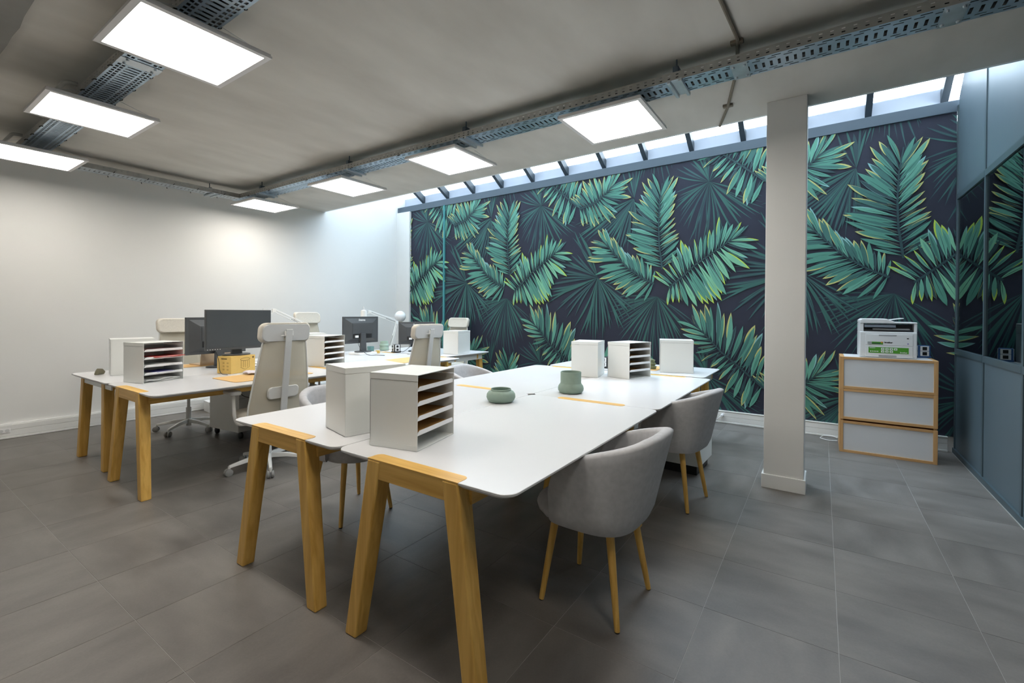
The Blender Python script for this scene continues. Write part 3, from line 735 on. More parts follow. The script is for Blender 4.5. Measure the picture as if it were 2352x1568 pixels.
def trestle(parent, x, cy, axis=0, half=0.231, spread=0.12, endside=-1, bar=True, capmid=False):
    """wooden A-frame across y (axis 0) or across x (axis 1) at position x, centred on cy"""
    w = 0.062
    def T(a, b, z): return (a, b, z) if axis == 0 else (b, a, z)
    a0, a1 = x, x+w
    tilt = 0.022*endside
    grain = 1 if axis == 0 else 0
    mb = MB()
    pts = [(cy-half, TZ-0.002), (cy+half, TZ-0.002), (cy+half+0.012, TZ-0.075), (cy-half-0.012, TZ-0.075)]
    lo = [T(a0+0.001, p[0], p[1]) for p in pts]; hi = [T(a1-0.001, p[0], p[1]) for p in pts]
    mb.add(lo+hi, [(0, 1, 2, 3), (7, 6, 5, 4), (0, 4, 5, 1), (1, 5, 6, 2), (2, 6, 7, 3), (3, 7, 4, 0)])
    if bar: cb = obj('crossbar', mb, OAK[grain], parent, bevel=0.002)
    cap = rrect(0, w+0.004, cy-half-0.006, cy+half+0.006, 0.024 if not capmid else 0.028, 5)
    if not capmid:
        s = 1 if endside < 0 else 0
        cap = [(p[0], p[1]) for p in cap]
        cap = [((0 if p[0] < 0.026 else p[0]) if s else (w if p[0] > w-0.026 else p[0]), p[1]) for p in cap]
    if bar: obj('cap', MB().prism([T(x+p[0], p[1], 0)[:2] for p in cap], TZ-0.004, TZ+0.0012), OAK[grain], cb)
    for sgn in (-1, 1):
        yt0, yt1 = cy+sgn*(half-0.068), cy+sgn*(half+0.006)
        yb0, yb1 = cy+sgn*(half+spread-0.064), cy+sgn*(half+spread+0.002)
        ztop = TZ-0.003 if bar else TZ-0.026
        b0, b1 = a0-(0.008 if endside > 0 else 0.0), a1+(0.008 if endside < 0 else 0.0)   # legs are deeper than the bar
        zl = ztop
        xx = (T(b0+tilt+0.003, yb0, 0), T(b1+tilt-0.006, yb0, 0), T(b1+tilt-0.006, yb1, 0), T(b0+tilt+0.003, yb1, 0))
        mb = MB().hexa(list(xx)+[T(b0-0.001, yt0, zl), T(b1+0.001, yt0, zl), T(b1+0.001, yt1, zl), T(b0-0.001, yt1, zl)])
        obj('leg', mb, OAK[2], parent, bevel=0.006, seg=2)
def bench(name, label, x0, xm, x1, y0, y1, white_apron=False):
    t = thing(name, label, 'desk', (0, 0, 0))
    cy = (y0+y1)/2
    tabletop(rrect(x0, xm-0.002, y0, y1, 0.055), t); tabletop(rrect(xm+0.002, x1, y0, y1, 0.055), t)
    if white_apron: trestle(t, x0+0.035, cy, 0, half=0.31, spread=0.06, endside=-1, bar=False)
    else: trestle(t, x0-0.003, cy, 0, endside=-1)
    trestle(t, xm-0.033, cy, 0, endside=0, capmid=True); trestle(t, x1-0.059, cy, 0, endside=1)
    for y in (cy-0.245, cy+0.245):
        for a, b in ((x0+0.05, xm-0.03), (xm+0.03, x1-0.05)):
            obj('rail', MB().box(a, b, y-0.013, y+0.013, TZ-0.088, TZ-0.026), OAK[0], t, bevel=0.002)
    if white_apron:
        obj('end_plate', MB().box(x0+0.040, x0+0.050, y0+0.03, cy+0.24, TZ-0.066, TZ-0.024), METAL_WHITE, t)
    obj('cable_channel', MB().box(x0+0.25, xm-0.25, cy-0.06, cy+0.06, TZ-0.11, TZ-0.03), METAL_WHITE, t)
    return t
BN = 'bench desks in the middle of the room'
bR = bench('bench_desk', 'long white bench desk with oak trestle legs nearest the right chairs', 1.2, 2.805, 4.40, 0.815, 1.722)
bL = bench('bench_desk', 'long white bench desk with oak trestle legs on the left half of the near cluster', 1.2, 2.805, 4.40, 1.727, 2.640)
bLN = bench('bench_desk', 'long white bench desk with the big monitor on a yellow box', 1.2, 2.805, 4.42, 3.765, 4.690)
bLF = bench('bench_desk', 'long white bench desk along the back wall beneath the far lamps', 1.2, 2.805, 4.42, 4.695, 5.690, True)
def end_desk(label, x0, x1, y0, y1, hw=0.26, off=0.0):
    t = thing('end_desk', label, 'desk', (0, 0, 0))
    cx = (x0+x1)/2
    tabletop(rrect(x0, x1, y0, y1, 0.055), t)
    trestle(t, y0+0.085, cx+off, 1, half=hw, spread=0.05, endside=-1, bar=False); trestle(t, y1-0.12, cx+off, 1, half=hw, spread=0.05, endside=1, bar=False)
    for x in (cx-0.245, cx+0.245):
        obj('rail', MB().box(x-0.013, x+0.013, y0+0.05, y1-0.05, TZ-0.088, TZ-0.026), OAK[1], t, bevel=0.002)
    obj('apron', MB().box(x0+0.10, x1-0.13, y0+0.055, y0+0.065, TZ-0.098, TZ-0.024), METAL_WHITE, t)
    return t
end_desk('white desk set crosswise at the far end of the near cluster', 4.455, 5.25, 0.885, 2.52, 0.23, 0.0)
end_desk('white desk set crosswise at the far end of the back cluster', 4.475, 5.43, 4.06, 5.62, 0.365, 0.02)

# ------------------------------------------------------------------ letter tray organisers
def organiser(w=0.31, d=0.245, h=0.32, lined=True, closed=False):
    t = thing('letter_tray', '', 'letter tray')
    th = 0.0025
    mb = MB()
    mb.box(0, th, 0, d, 0, h-0.028); mb.box(w-th, w, 0, d, 0, h-0.028); mb.box(0, w, d-th, d, 0, h-0.028); mb.box(0, w, 0, d, 0, th)
    obj('case', mb, METAL_WHITE, t)
    mb = MB()
    mb.box(-0.001, w+0.001, -0.001, d+0.001, h-th, h)
    mb.box(-0.001, th, -0.001, d+0.001, h-0.0265, h); mb.box(w-th, w+0.001, -0.001, d+0.001, h-0.0265, h); mb.box(0, w, d-th, d+0.001, h-0.0265, h)
    obj('lid', mb, METAL_WHITE, t)
    obj('foot_band', MB().box(-0.001, w+0.001, 0.0, d+0.001, 0.0, 0.022) if closed else MB().box(-0.001, 0.001, 0, d+0.001, 0, 0.022).box(0, w, d-0.001, d+0.001, 0, 0.022), METAL_WHITE, t)
    for k in range(1, 5):
        z = h*k/5*0.975
        s = obj('shelf', MB().box(th+0.003, w-th-0.003, 0.006, d-0.012, z, z+0.003), METAL_WHITE, t)
        lip = [(0.008, 0), (w-0.006, 0), (w-0.006, 0.013), (w-0.012, 0.019), (0.026, 0.019), (0.014, 0.013), (0.0095, 0.006)]
        obj('lip', MB().prism([(p[0], z+p[1]) for p in lip], 0.003, 0.0065, 'y'), PLASTIC_WHITE, s)
        if lined: obj('liner', MB().box(th+0.004, w-th-0.004, 0.010, d-0.012, z+0.003, z+0.006), KRAFT, s)
    return t
G = 'white letter tray organisers'
def corner_open(c, rz): return (c[0], c[1], TZ+0.0015), R(rz)
def corner_closed(c, rz, w=0.31, d=0.245):
    a = R(rz); return (c[0]+w*math.cos(a)-d*math.sin(a), c[1]+w*math.sin(a)+d*math.cos(a), TZ+0.0015), a+PI
og = organiser()
ORG = [(corner_open((1.365, 1.399), 12), 'white letter tray with kraft-lined shelves at the near corner of the front desk'),
       (corner_closed((1.329, 1.834), -14), 'white letter tray seen from its closed back, just left of the foremost letter tray'),
       (corner_closed((3.85, 1.668), 12), 'white letter tray with its closed back turned, left one of the far pair'),
       (corner_open((3.915, 1.398), -18), 'white letter tray with open shelves at the far end of the near cluster'),
       (((4.917, 1.105, TZ+0.0015), R(107.9)), 'white letter tray showing its back on the crosswise desk nearest the column'),
       (corner_closed((1.36, 5.20), -12), 'white letter tray seen from behind at the left end of the back desk'),
       (corner_open((2.86, 4.30), 14), 'white letter tray with empty shelves in the middle of the back cluster'),
       (corner_closed((2.98, 4.95), -8), 'white letter tray half hidden behind the middle letter tray of the back cluster'),
       (corner_closed((4.757, 4.102), 8), 'white letter tray seen from behind beside the white chair at the mural')]
for i, ((loc, rz), lab) in enumerate(ORG):
    if i == 0: og.location = loc; og.rotation_euler = (0, 0, rz); og['label'] = lab; og['group'] = G
    else: dup(og, loc, rz, lab, G)
loc, rz = corner_open((1.363, 4.436), 14)
fo = organiser(lined=False); fo.location = loc; fo.rotation_euler = (0, 0, rz); fo['group'] = G
fo['label'] = 'white letter tray stuffed with papers at the left end of the back cluster'
def in_tray(p):
    M = Matrix.Translation(loc) @ Matrix.Rotation(rz, 4, 'Z'); return M @ Vector(p)
def sheet_stack(name, label, zs, m, size, off, cat='papers', n=4, sag=0.004):
    t = None; rr = random.Random(hash(label) % 1000)
    mb = MB()
    for k in range(n):
        x0, y0 = off[0]+rr.uniform(-0.004, 0.004), off[1]+rr.uniform(-0.006, 0.006)
        rows = [[(x0+size[0]*i/8, y0+size[1]*j/4, zs+0.0022*k+sag*math.sin(i*0.9+k)*0.5+sag*0.5) for i in range(9)] for j in range(5)]
        mb.grid(rows)
    o = obj(name, mb, m, solid=0.0012, fixn=False); o.location = loc; o.rotation_euler = (0, 0, rz)
    return tag(o, label, cat)
zk = [0.32*k/5*0.975+0.0045 for k in range(5)]
sheet_stack('paper_stack', 'pink sheets in the top shelf of the paper-stuffed letter tray', zk[4], PAPER_PINK, (0.27, 0.21), (0.016, 0.004))
sheet_stack('folder', 'red folder sticking out of the second shelf of the paper-stuffed tray', zk[3]+0.008, PAPER_RED, (0.235, 0.20), (0.075, -0.022), 'folder', 2, 0.003)
sheet_stack('paper_stack', 'white sheets below the red folder in the paper-stuffed letter tray', zk[3]-0.001, PAPER, (0.27, 0.21), (0.014, 0.001), n=3, sag=0.003)
sheet_stack('paper_stack', 'white sheets in the third shelf of the paper-stuffed letter tray', zk[2], PAPER, (0.27, 0.21), (0.018, 0.002), n=5)
sheet_stack('paper_stack', 'white sheets in the fourth shelf of the paper-stuffed letter tray', zk[1], PAPER, (0.27, 0.21), (0.018, 0.003), n=3, sag=0.003)
sheet_stack('folder', 'blue and violet folder lying on the fourth shelf sheets', zk[1]+0.010, PAPER_BLUE, (0.14, 0.2), (0.10, 0.002), 'folder', 1, 0.003)
sheet_stack('paper_stack', 'crumpled white sheets in the bottom of the paper-stuffed letter tray', 0.004, PAPER, (0.26, 0.21), (0.02, 0.004), n=4, sag=0.016)

# ------------------------------------------------------------------ pots
def pot(name, label, loc, prof, m):
    o = obj(name, MB().lathe(prof, 48), m, smooth=50); o.location = loc; return tag(o, label, 'pot')
bowl = [(0.066, 0.0), (0.074, 0.002), (0.088, 0.014), (0.095, 0.032), (0.093, 0.052), (0.082, 0.068), (0.067, 0.074), (0.0655, 0.079), (0.067, 0.084), (0.064, 0.086), (0.061, 0.082), (0.062, 0.072), (0.075, 0.06), (0.084, 0.045), (0.08, 0.022), (0.06, 0.01), (0.001, 0.008)]
pot('bowl_vase', 'low round sage green bowl on the middle of the near desk cluster', (2.445, 1.738, TZ+0.0015), bowl, SAGE)
vase = [(0.07, 0.0), (0.082, 0.004), (0.092, 0.018), (0.094, 0.034), (0.090, 0.052), (0.079, 0.066), (0.0755, 0.074), (0.0755, 0.150), (0.074, 0.154), (0.070, 0.154), (0.0685, 0.150), (0.0685, 0.07), (0.075, 0.045), (0.06, 0.012), (0.001, 0.01)]
pot('tall_vase', 'taller sage green vase with a swollen foot near the oak inlay strip', (3.022, 1.52, TZ+0.0015), vase, SAGE)
can = [(0.058, 0), (0.066, 0.006), (0.070, 0.03), (0.066, 0.045), (0.060, 0.052), (0.060, 0.056), (0.068, 0.066), (0.070, 0.085), (0.062, 0.098), (0.056, 0.10), (0.056, 0.135), (0.054, 0.138), (0.050, 0.136), (0.05, 0.02), (0.001, 0.02)]
pot('ridged_canister', 'pale sage ridged canister beside the far power cube', (4.60, 5.42, TZ+0.0015), can, SAGE_PALE)
pot('teal_cup', 'small teal cup behind the left of the two far monitors', (4.36, 5.43, TZ+0.0015), [(0.04, 0), (0.046, 0.004), (0.048, 0.07), (0.046, 0.072), (0.044, 0.07), (0.042, 0.01), (0.001, 0.008)], TEAL)

# ------------------------------------------------------------------ grey tub chairs
def tub_chair():
    t = thing('tub_chair', '', 'chair')
    def plan(a, s):             # a from -1 (left front) to 1 (right front), s scales outwards
        th = a*R(118)
        n = 3.3
        cx, cy = math.sin(th), -math.cos(th)
        r = (abs(cx)**n+abs(cy)**n)**(-1/n)
        return (0.265*s*cx*r, 0.02+(0.265*s*cy*r if cy < 0 else 0.30*s*cy*r*0.62))
    NA, NZ = 36, 9
    def ztop(a): 
        q = abs(a)
        return 0.805-0.175*max(0, (q-0.22)/0.78)**1.25-(0.07*((q-0.88)/0.12)**2 if q > 0.88 else 0)
    zb = 0.398
    def lean(y, z): return y-0.075*max(0, -y/0.27)*max(0, (z-0.42)/0.4)
    rows = []
    for j in range(NZ+1):                      # outer face going up
        f = j/NZ; row = []
        for i in range(NA+1):
            a = -1+2*i/NA; z = zb+(ztop(a)-0.012-zb)*f
            s = 0.96+0.09*((z-zb)/0.4)**0.9 if z > zb else 0.96
            if j == 0: s -= 0.045
            x, y = plan(a, s); row.append((x, lean(y, z), z))
        rows.append(row)
    for k in range(1, 6):                       # rolled rim
        t_ = PI*k/6; row = []
        for i in range(NA+1):
            a = -1+2*i/NA; z = ztop(a)-0.012+0.016*math.sin(t_)
            s = 0.96+0.09*((ztop(a)-zb)/0.4)**0.9
            s2 = s-0.082*(1-math.cos(t_))
            x, y = plan(a, s2); row.append((x, lean(y, z), z))
        rows.append(row)
    for j in range(NZ, -1, -1):                 # inner face going down
        f = j/NZ; row = []
        for i in range(NA+1):
            a = -1+2*i/NA; z = zb+0.03+(ztop(a)-0.02-zb-0.03)*f
            s = 0.96+0.09*((z-zb)/0.4)**0.9-0.164
            x, y = plan(a, s); row.append((x, lean(y, z), z))
        rows.append(row)
    mb = MB(); mb.grid(rows)
    m = len(rows)
    for i in (0, NA):                           # close the two front edges
        idx = [j*(NA+1)+i for j in range(m)]
        for j in range(m//2): 
            a, b, c, d = idx[j], idx[j+1], idx[m-2-j], idx[m-1-j]
            if len({a, b, c, d}) == 4: mb.f.append((a, b, c, d)); mb.mi.append(0)
            elif len({a, b, c, d}) == 3: mb.f.append(tuple(dict.fromkeys((a, b, c, d)))); mb.mi.append(0)
    for i in range(NA):
        mb.f.append((i, (m-1)*(NA+1)+i, (m-1)*(NA+1)+i+1, i+1)); mb.mi.append(0)
    obj('shell', mb, FABRIC, t, smooth=55)
    # cushion
    prof = []
    rows = []
    NS = 40
    for f, z in ((0.05, 0.462), (0.55, 0.470), (0.84, 0.466), (0.96, 0.448), (1.0, 0.425), (0.97, 0.400), (0.86, 0.385), (0.5, 0.380), (0.05, 0.380)):
        row = []
        for k in range(NS):
            th = 2*PI*k/NS; c, s = math.cos(th), math.sin(th)
            r = (abs(c)**2.6+abs(s)**2.6)**(-1/2.6)
            hx = 0.225*f; hy = (0.245 if s > 0 else 0.215)*f
            row.append((hx*c*r*(0.94 if s > 0.5 else 1.0), 0.035+hy*s*r, z))
        rows.append(row)
    mb = MB(); mb.grid(rows, closed=True)
    n0 = len(rows[0]); mb.f.append(tuple(range(n0))); mb.mi.append(0); mb.f.append(tuple((len(rows)-1)*n0+k for k in range(n0))[::-1]); mb.mi.append(0)
    obj('seat', mb, FABRIC, t, smooth=60)
    obj('under_frame', MB().box(-0.16, 0.16, -0.155, 0.165, 0.385, 0.402), BLACK, t, bevel=0.004)
    for sx in (-1, 1):
        for sy in (-1, 1):
            top = Vector((sx*0.130, 0.008+sy*0.130, 0.415)); foot = Vector((sx*0.186, 0.0+sy*0.186, 0.004))
            l = obj('leg', MB().tube([foot, foot.lerp(top, 0.05), foot.lerp(top, 0.6), top.lerp(foot, 0.06)], [0.0115, 0.0125, 0.0165, 0.019], 18), OAK[2], t, smooth=40)
            obj('leg_collar', MB().cyl(top.lerp(foot, 0.065), top, 0.0195, 0.0195, 16), BLACK, l, smooth=40)
            obj('glide', MB().cyl(foot-Vector((0, 0, 0.004)), foot, 0.0105, 0.0105, 12), BLACK, l)
    return t
tc0 = tub_chair()
TG = 'grey felt tub chairs at the near desk cluster'
TUBS = [((2.012, 0.872), R(-2), 'nearest grey tub chair with round oak legs in front of the desk'),
        ((3.372, 0.888), R(-7), 'grey tub chair nearest the white column'),
        ((1.93, 2.60), R(180-4), 'grey tub chair behind the foremost letter trays, legs seen under the desk'),
        ((3.44, 2.66), R(180+6), 'far grey tub chair whose rim peeks over the desk before the mural')]
for i, (p, rz, lab) in enumerate(TUBS):
    if i == 0: tc0.location = (p[0], p[1], 0); tc0.rotation_euler = (0, 0, rz); tc0['label'] = lab; tc0['group'] = TG
    else: dup(tc0, (p[0], p[1], 0), rz, lab, TG)

# ------------------------------------------------------------------ white mesh office chairs
def office_chair():
    t = thing('office_chair', '', 'chair')
    # star base
    ba = obj('star_base', MB().lathe([(0.030, 0.075), (0.036, 0.08), (0.036, 0.115), (0.030, 0.13)], 20), CHAIR_WHITE, t, smooth=40)
    for k in range(5):
        a = R(90+72*k+14); c, s = math.cos(a), math.sin(a)
        mb = MB()
        secs = [(0.02, 0.105, 0.022, 0.020), (0.15, 0.098, 0.019, 0.016), (0.27, 0.078, 0.015, 0.012), (0.300, 0.072, 0.014, 0.011)]
        rows = []
        for r, z, w, h in secs:
            rows.append([(c*r-s*x, s*r+c*x, z+zz) for x, zz in ((-w, -h), (w, -h), (w*0.7, h), (-w*0.7, h))])
        mb.grid(rows, closed=True); n = len(mb.v); mb.f.append((n-4, n-3, n-2, n-1)); mb.mi.append(0)
        obj('base_arm', mb, CHAIR_WHITE, ba, bevel=0.004)
        cs = obj('caster', MB().cyl((c*0.297, s*0.297, 0.045), (c*0.297, s*0.297, 0.075), 0.009, 0.009, 10), CHAIR_WHITE, t)
        cx, cy = c*0.300-s*0.012, s*0.300+c*0.012
        for off in (-0.016, 0.016):
            d = Vector((-s, c, 0)); ctr = Vector((c*0.302, s*0.302, 0.029))+d*off
            obj('wheel', MB().tube([ctr-d*0.010, ctr-d*0.007, ctr+d*0.007, ctr+d*0.010], [0.022, 0.0285, 0.0285, 0.022], 18), CASTER, cs, smooth=50)
    obj('gas_column', MB().cyl((0, 0, 0.05), (0, 0, 0.25), 0.025, 0.025, 18).cyl((0, 0, 0.25), (0, 0, 0.40), 0.015, 0.015, 16), CHAIR_WHITE, t, smooth=40)
    obj('tilt_mechanism', MB().box(-0.08, 0.08, -0.14, 0.12, 0.385, 0.425), CHAIR_GREY, t, bevel=0.008)
    for sx in (-1, 1):
        obj('lever', MB().tube([(sx*0.07, 0.03, 0.405), (sx*0.20, 0.03, 0.400), (sx*0.215, 0.03, 0.392)], 0.006, 8), CASTER, t)
    # seat
    rows = []; NS = 36
    for f, z in ((0.05, 0.497), (0.6, 0.500), (0.88, 0.496), (0.98, 0.478), (1.0, 0.458), (0.93, 0.438), (0.7, 0.425), (0.05, 0.422)):
        row = []
        for k in range(NS):
            th = 2*PI*k/NS; c, s = math.cos(th), math.sin(th); r = (abs(c)**3.4+abs(s)**3.4)**(-1/3.4)
            row.append((0.245*f*c*r, 0.015+0.235*f*s*r, z-(0.012*max(0, s)*f)))
        rows.append(row)
    mb = MB(); mb.grid(rows, closed=True); mb.f.append(tuple(range(NS))); mb.mi.append(0); mb.f.append(tuple((len(rows)-1)*NS+k for k in range(NS))[::-1]); mb.mi.append(0)
    obj('seat', mb, BEIGE, t, smooth=60)
    # reclined mesh back
    def by(z): return -0.205-0.105*((z-0.48)/0.65)
    def halfw(z):
        q = (z-0.47)/0.65
        return 0.245-0.005*q-0.085*max(0, q-0.12)**1.15 if q < 1 else 0.16
    NZ, NX = 22, 12; rows = []
    zt, zbt = 1.125, 0.46
    outline = []
    for j in range(NZ+1):
        z = zbt+(zt-zbt)*j/NZ; hw = halfw(z)
        d = zt-z
        if d < 0.045: hw -= 0.045-math.sqrt(max(0, 0.045**2-(0.045-d)**2))
        row = []
        for i in range(NX+1):
            q = -1+2*i/NX
            row.append((hw*q, by(z)+0.035*q*q*0.8, z))
        rows.append(row); outline.append((row[0], row[-1]))
    obj('mesh_back', MB().grid(rows), MESHW, t, smooth=180, solid=0.004, fixn=False)
    left = [o[0] for o in outline]; right = [o[1] for o in outline][::-1]
    top = [rows[-1][i] for i in range(1, NX)]
    obj('back_rim', MB().tube(left+top+right, 0.0065, 8), CHAIR_WHITE, t, smooth=60)
    # spine, lumbar pad, headrest
    sp = []
    for z, dy in ((0.40, 0.06), (0.44, -0.02), (0.52, -0.045), (0.70, -0.040), (0.95, -0.034), (1.12, -0.032), (1.178, -0.032)):
        sp.append((z, by(z)+dy))
    rws = []
    for z, y in sp: rws.append([(-0.026, y-0.007, z), (0.026, y-0.007, z), (0.026, y+0.007, z), (-0.026, y+0.007, z)])
    mb = MB(); mb.grid(rws, closed=True); n = len(mb.v); mb.f += [(0, 1, 2, 3), (n-4, n-3, n-2, n-1)]; mb.mi += [0, 0]
    obj('spine', mb, CHAIR_GREY, t, bevel=0.003)
    M = lambda p, z: (p[0], by(z)+p[1], z)
    def pad(name, zc, hw, hh, y0, y1, m, r=0.03, parent=t, bev=0.008, curve=0.0):
        pts = rrect(-hw, hw, -hh, hh, r, 5); mb = MB(); nn = len(pts)
        tl = -0.105/0.65
        f = [(p[0], by(zc)+tl*p[1]+y0+curve*(p[0]/hw)**2, zc+p[1]) for p in pts]; b = [(p[0], by(zc)+tl*p[1]+y1+curve*(p[0]/hw)**2, zc+p[1]) for p in pts]
        mb.add(f+b, [tuple(range(nn)), tuple(range(2*nn-1, nn-1, -1))]+[(i, (i+1) % nn, nn+(i+1) % nn, nn+i) for i in range(nn)])
        return obj(name, mb, m, parent, bevel=bev, seg=3, smooth=50)
    pad('lumbar_pad', 0.665, 0.125, 0.048, -0.036, -0.012, CHAIR_WHITE, 0.03, curve=0.012)
    hd = pad('headrest', 1.150, 0.203, 0.080, -0.016, 0.045, BEIGE, 0.05, bev=0.016, curve=0.03)
    pad('headrest_shell', 1.150, 0.190, 0.067, -0.026, -0.010, CHAIR_GREY, 0.042, parent=hd, bev=0.006, curve=0.03)
    obj('headrest_bracket', MB().box(-0.035, 0.035, by(1.15)-0.034, by(1.15)-0.018, 1.125, 1.165), CHAIR_WHITE, hd, bevel=0.006)
    for sx in (-1, 1):
        path = smoothpath([(sx*0.17, -0.06, 0.415), (sx*0.25, -0.07, 0.42), (sx*0.285, -0.06, 0.46), (sx*0.290, -0.045, 0.56), (sx*0.288, -0.03, 0.64), (sx*0.285, 0.0, 0.66)], 5)
        ar = obj('armrest', MB().tube(path, [0.022]*6+[0.018]*(len(path)-6), 12, flat=0.75), CHAIR_WHITE, t, smooth=60)
        pts = rrect(sx*0.285-0.04, sx*0.285+0.04, -0.10, 0.16, 0.035, 5)
        obj('arm_pad', MB().prism(pts, 0.655, 0.685), CHAIR_GREY, ar, bevel=0.008, seg=3, smooth=50)
    return t
oc = office_chair()
OG = 'white mesh office chairs with headrests'
CH = [((2.06, 3.885, 0), R(-3), 'white mesh office chair with its back to the camera before the big monitor'),
      ((2.19, 5.80, 0.0), R(180+2), 'cream headrest office chair behind the left monitors at the back wall'),
      ((3.80, 5.83, 0.075), R(180+4), 'raised cream headrest office chair at the back wall above the middle letter tray'),
      ((3.55, 3.74, -0.035), R(-5), 'white mesh office chair half hidden beside the far crosswise desk'),
      ((5.56, 5.00, -0.005), R(94), 'white headrest office chair facing the camera in front of the mural')]
for i, (p, rz, lab) in enumerate(CH):
    if i == 0: oc.location = p; oc.rotation_euler = (0, 0, rz); oc['label'] = lab; oc['group'] = OG
    else:
        c = dup(oc, (p[0], p[1], 0), rz, lab, OG)
        if abs(p[2]) > 0.001:
            for ch in c.children:
                if ch.name.split('.')[0] not in ('star_base', 'caster', 'gas_column'): ch.location.z += p[2]

# ------------------------------------------------------------------ monitors
def monitor(label, loc, rz, w, h, zc, zbase, back_to_us, logo=False, tilt=0.0, pos='', stand=True):
    """local: screen faces -y (front), zc is the panel centre above the desk"""
    t = thing('monitor', label, 'monitor', loc, rz)
    pn = obj('panel', MB().box(-w/2, w/2, 0, 0.022, zc-h/2, zc+h/2), BLACK_SOFT, t, bevel=0.004)
    obj('screen', MB().box(-w/2+0.008, w/2-0.008, -0.002, 0.001, zc-h/2+0.022, zc+h/2-0.008), SCREEN, pn)
    if not back_to_us:
        for q in range(6): obj('bezel_icon', MB().box(-w/2+0.012+0.022*q, -w/2+0.020+0.022*q, -0.0036, -0.0028, zc-h/2+0.006, zc-h/2+0.012), CHAIR_GREY, pn)
    obj('bezel_strip', MB().box(-w/2, w/2, -0.003, 0.0, zc-h/2, zc-h/2+0.020), BLACK_SOFT, pn)
    mb = MB()
    a, b = w*0.30, h*0.36
    f = [(-w*0.46, 0.021, zc-h*0.44), (w*0.46, 0.021, zc-h*0.44), (w*0.46, 0.021, zc+h*0.44), (-w*0.46, 0.021, zc+h*0.44)]
    k = [(-a, 0.048, zc-b*0.9), (a, 0.048, zc-b*0.9), (a, 0.048, zc+b*0.72), (-a, 0.048, zc+b*0.72)]
    mb.add(f+k, [(0, 1, 5, 4), (1, 2, 6, 5), (2, 3, 7, 6), (3, 0, 4, 7), (4, 5, 6, 7)])
    obj('rear_cover', mb, BLACK_SOFT, pn, fixn=True)
    obj('cover_plate', MB().box(-a*0.92, a*0.92, 0.047, 0.052, zc-b*0.35, zc+b*0.66), BLACK_SOFT, pn, bevel=0.003)
    obj('port_recess', MB().box(-a*0.9, a*0.9, 0.044, 0.0495, zc-b*0.86, zc-b*0.42), BLACK, pn)
    obj('connector', MB().box(a*0.45, a*0.72, 0.046, 0.064, zc-b*0.78, zc-b*0.56), PLASTIC_WHITE, pn)
    if logo:
        lettering('logo_text', 'iiyama', 0.045, PLASTIC_WHITE, pn, Matrix.Translation((0, 0.0365, zc+h*0.375)) @ Matrix.Rotation(PI, 4, 'Z') @ Matrix.Rotation(PI/2-0.46, 4, 'X') @ Matrix.Rotation(0.46, 4, 'X'), bold=0.0006)
    obj('neck', MB().hexa([(-0.05, 0.045, zbase+0.012), (0.05, 0.045, zbase+0.012), (0.05, 0.075, zbase+0.012), (-0.05, 0.075, zbase+0.012),
                           (-0.04, 0.045, zc-h*0.12), (0.04, 0.045, zc-h*0.12), (0.04, 0.07, zc-h*0.12), (-0.04, 0.07, zc-h*0.12)]), BLACK_SOFT, t, bevel=0.004)
    ring = [(0.125*math.cos(2*PI*q/32), 0.06+0.095*math.sin(2*PI*q/32)) for q in range(32)]
    obj('stand_foot', MB().prism(ring, zbase, zbase+0.013), BLACK_SOFT, t, bevel=0.003)
    return t
# box under the big monitor
bx = thing('cardboard_box', 'yellow cardboard box under the big dark monitor', 'box', (2.03, 4.480, TZ+0.0015), R(16))
obj('carton', MB().box(0, 0.262, 0, 0.17, 0, 0.158), CARD, bx, bevel=0.002)

pr_ = obj('printed_drawing', MB().tube([(0.15+0.052*math.cos(2*PI*k/24), -0.0006, 0.124+0.013*math.sin(2*PI*k/24)) for k in range(25)], 0.0014, 4), INK, bx)
mb = MB()
for k in range(5):
    mb.tube([(0.106+0.022*k, -0.0006, 0.112), (0.106+0.022*k, -0.0006, 0.045+0.004*abs(k-2))], 0.0012, 4)
mb.tube([(0.10, -0.0006, 0.05), (0.15, -0.0006, 0.028), (0.20, -0.0006, 0.05)], 0.0012, 4)
obj('printed_drawing', mb, INK, bx)
obj('printed_dot', MB().prism([(0.238+0.010*math.cos(2*PI*k/16), 0.137+0.010*math.sin(2*PI*k/16)) for k in range(16)], -0.001, 0.0005, 'y'), INK, bx)
mb = MB()
for i in range(2):
    for k in range(3): mb.box(-0.0008, 0.0003, 0.03+0.05*i, 0.052+0.05*i, 0.03+0.030*k, 0.046+0.030*k)
obj('printed_icons', mb, mat('print_ink_light', s2l((190, 155, 85)), 0.8), bx)
obj('printed_mark', MB().box(-0.0008, 0.0003, 0.05, 0.12, 0.132, 0.140), INK, bx)
monitor('large dark monitor facing the camera on the yellow box', (2.155, 4.575, TZ+0.161), R(7), 0.63, 0.37, 0.245, 0.0, False)
monitor('dark monitor seen from behind, partly hidden behind the large monitor', (2.20, 5.10, TZ+0.0015), R(180+5)-PI, 0.60, 0.375, 0.325, 0.0, True)
for o in [x for x in bpy.data.objects if x.get('label', '').startswith('dark monitor seen from behind')]:
    o.rotation_euler = (0, 0, R(180+6)); o.location = (2.22, 5.22, TZ+0.0015)
monitor('rear of a black monitor with white lettering before the white wall', (4.03, 5.24, TZ+0.03), R(180+3), 0.60, 0.362, 0.30, 0.0, True, logo=True)
monitor('rear of a black monitor with grey lettering beside the mural', (4.83, 4.97, TZ+0.0015), R(90+48), 0.53, 0.33, 0.265, 0.0, True, logo=True)
# flat box under the back-wall monitor's foot
o = obj('flat_box', MB().box(-0.15, 0.15, -0.11, 0.11, 0, 0.028), PAPER, bevel=0.002); o.location = (4.03, 5.18, TZ+0.0015); o.rotation_euler = (0, 0, R(3))
tag(o, 'flat white box under the foot of the back-wall monitor', 'box')
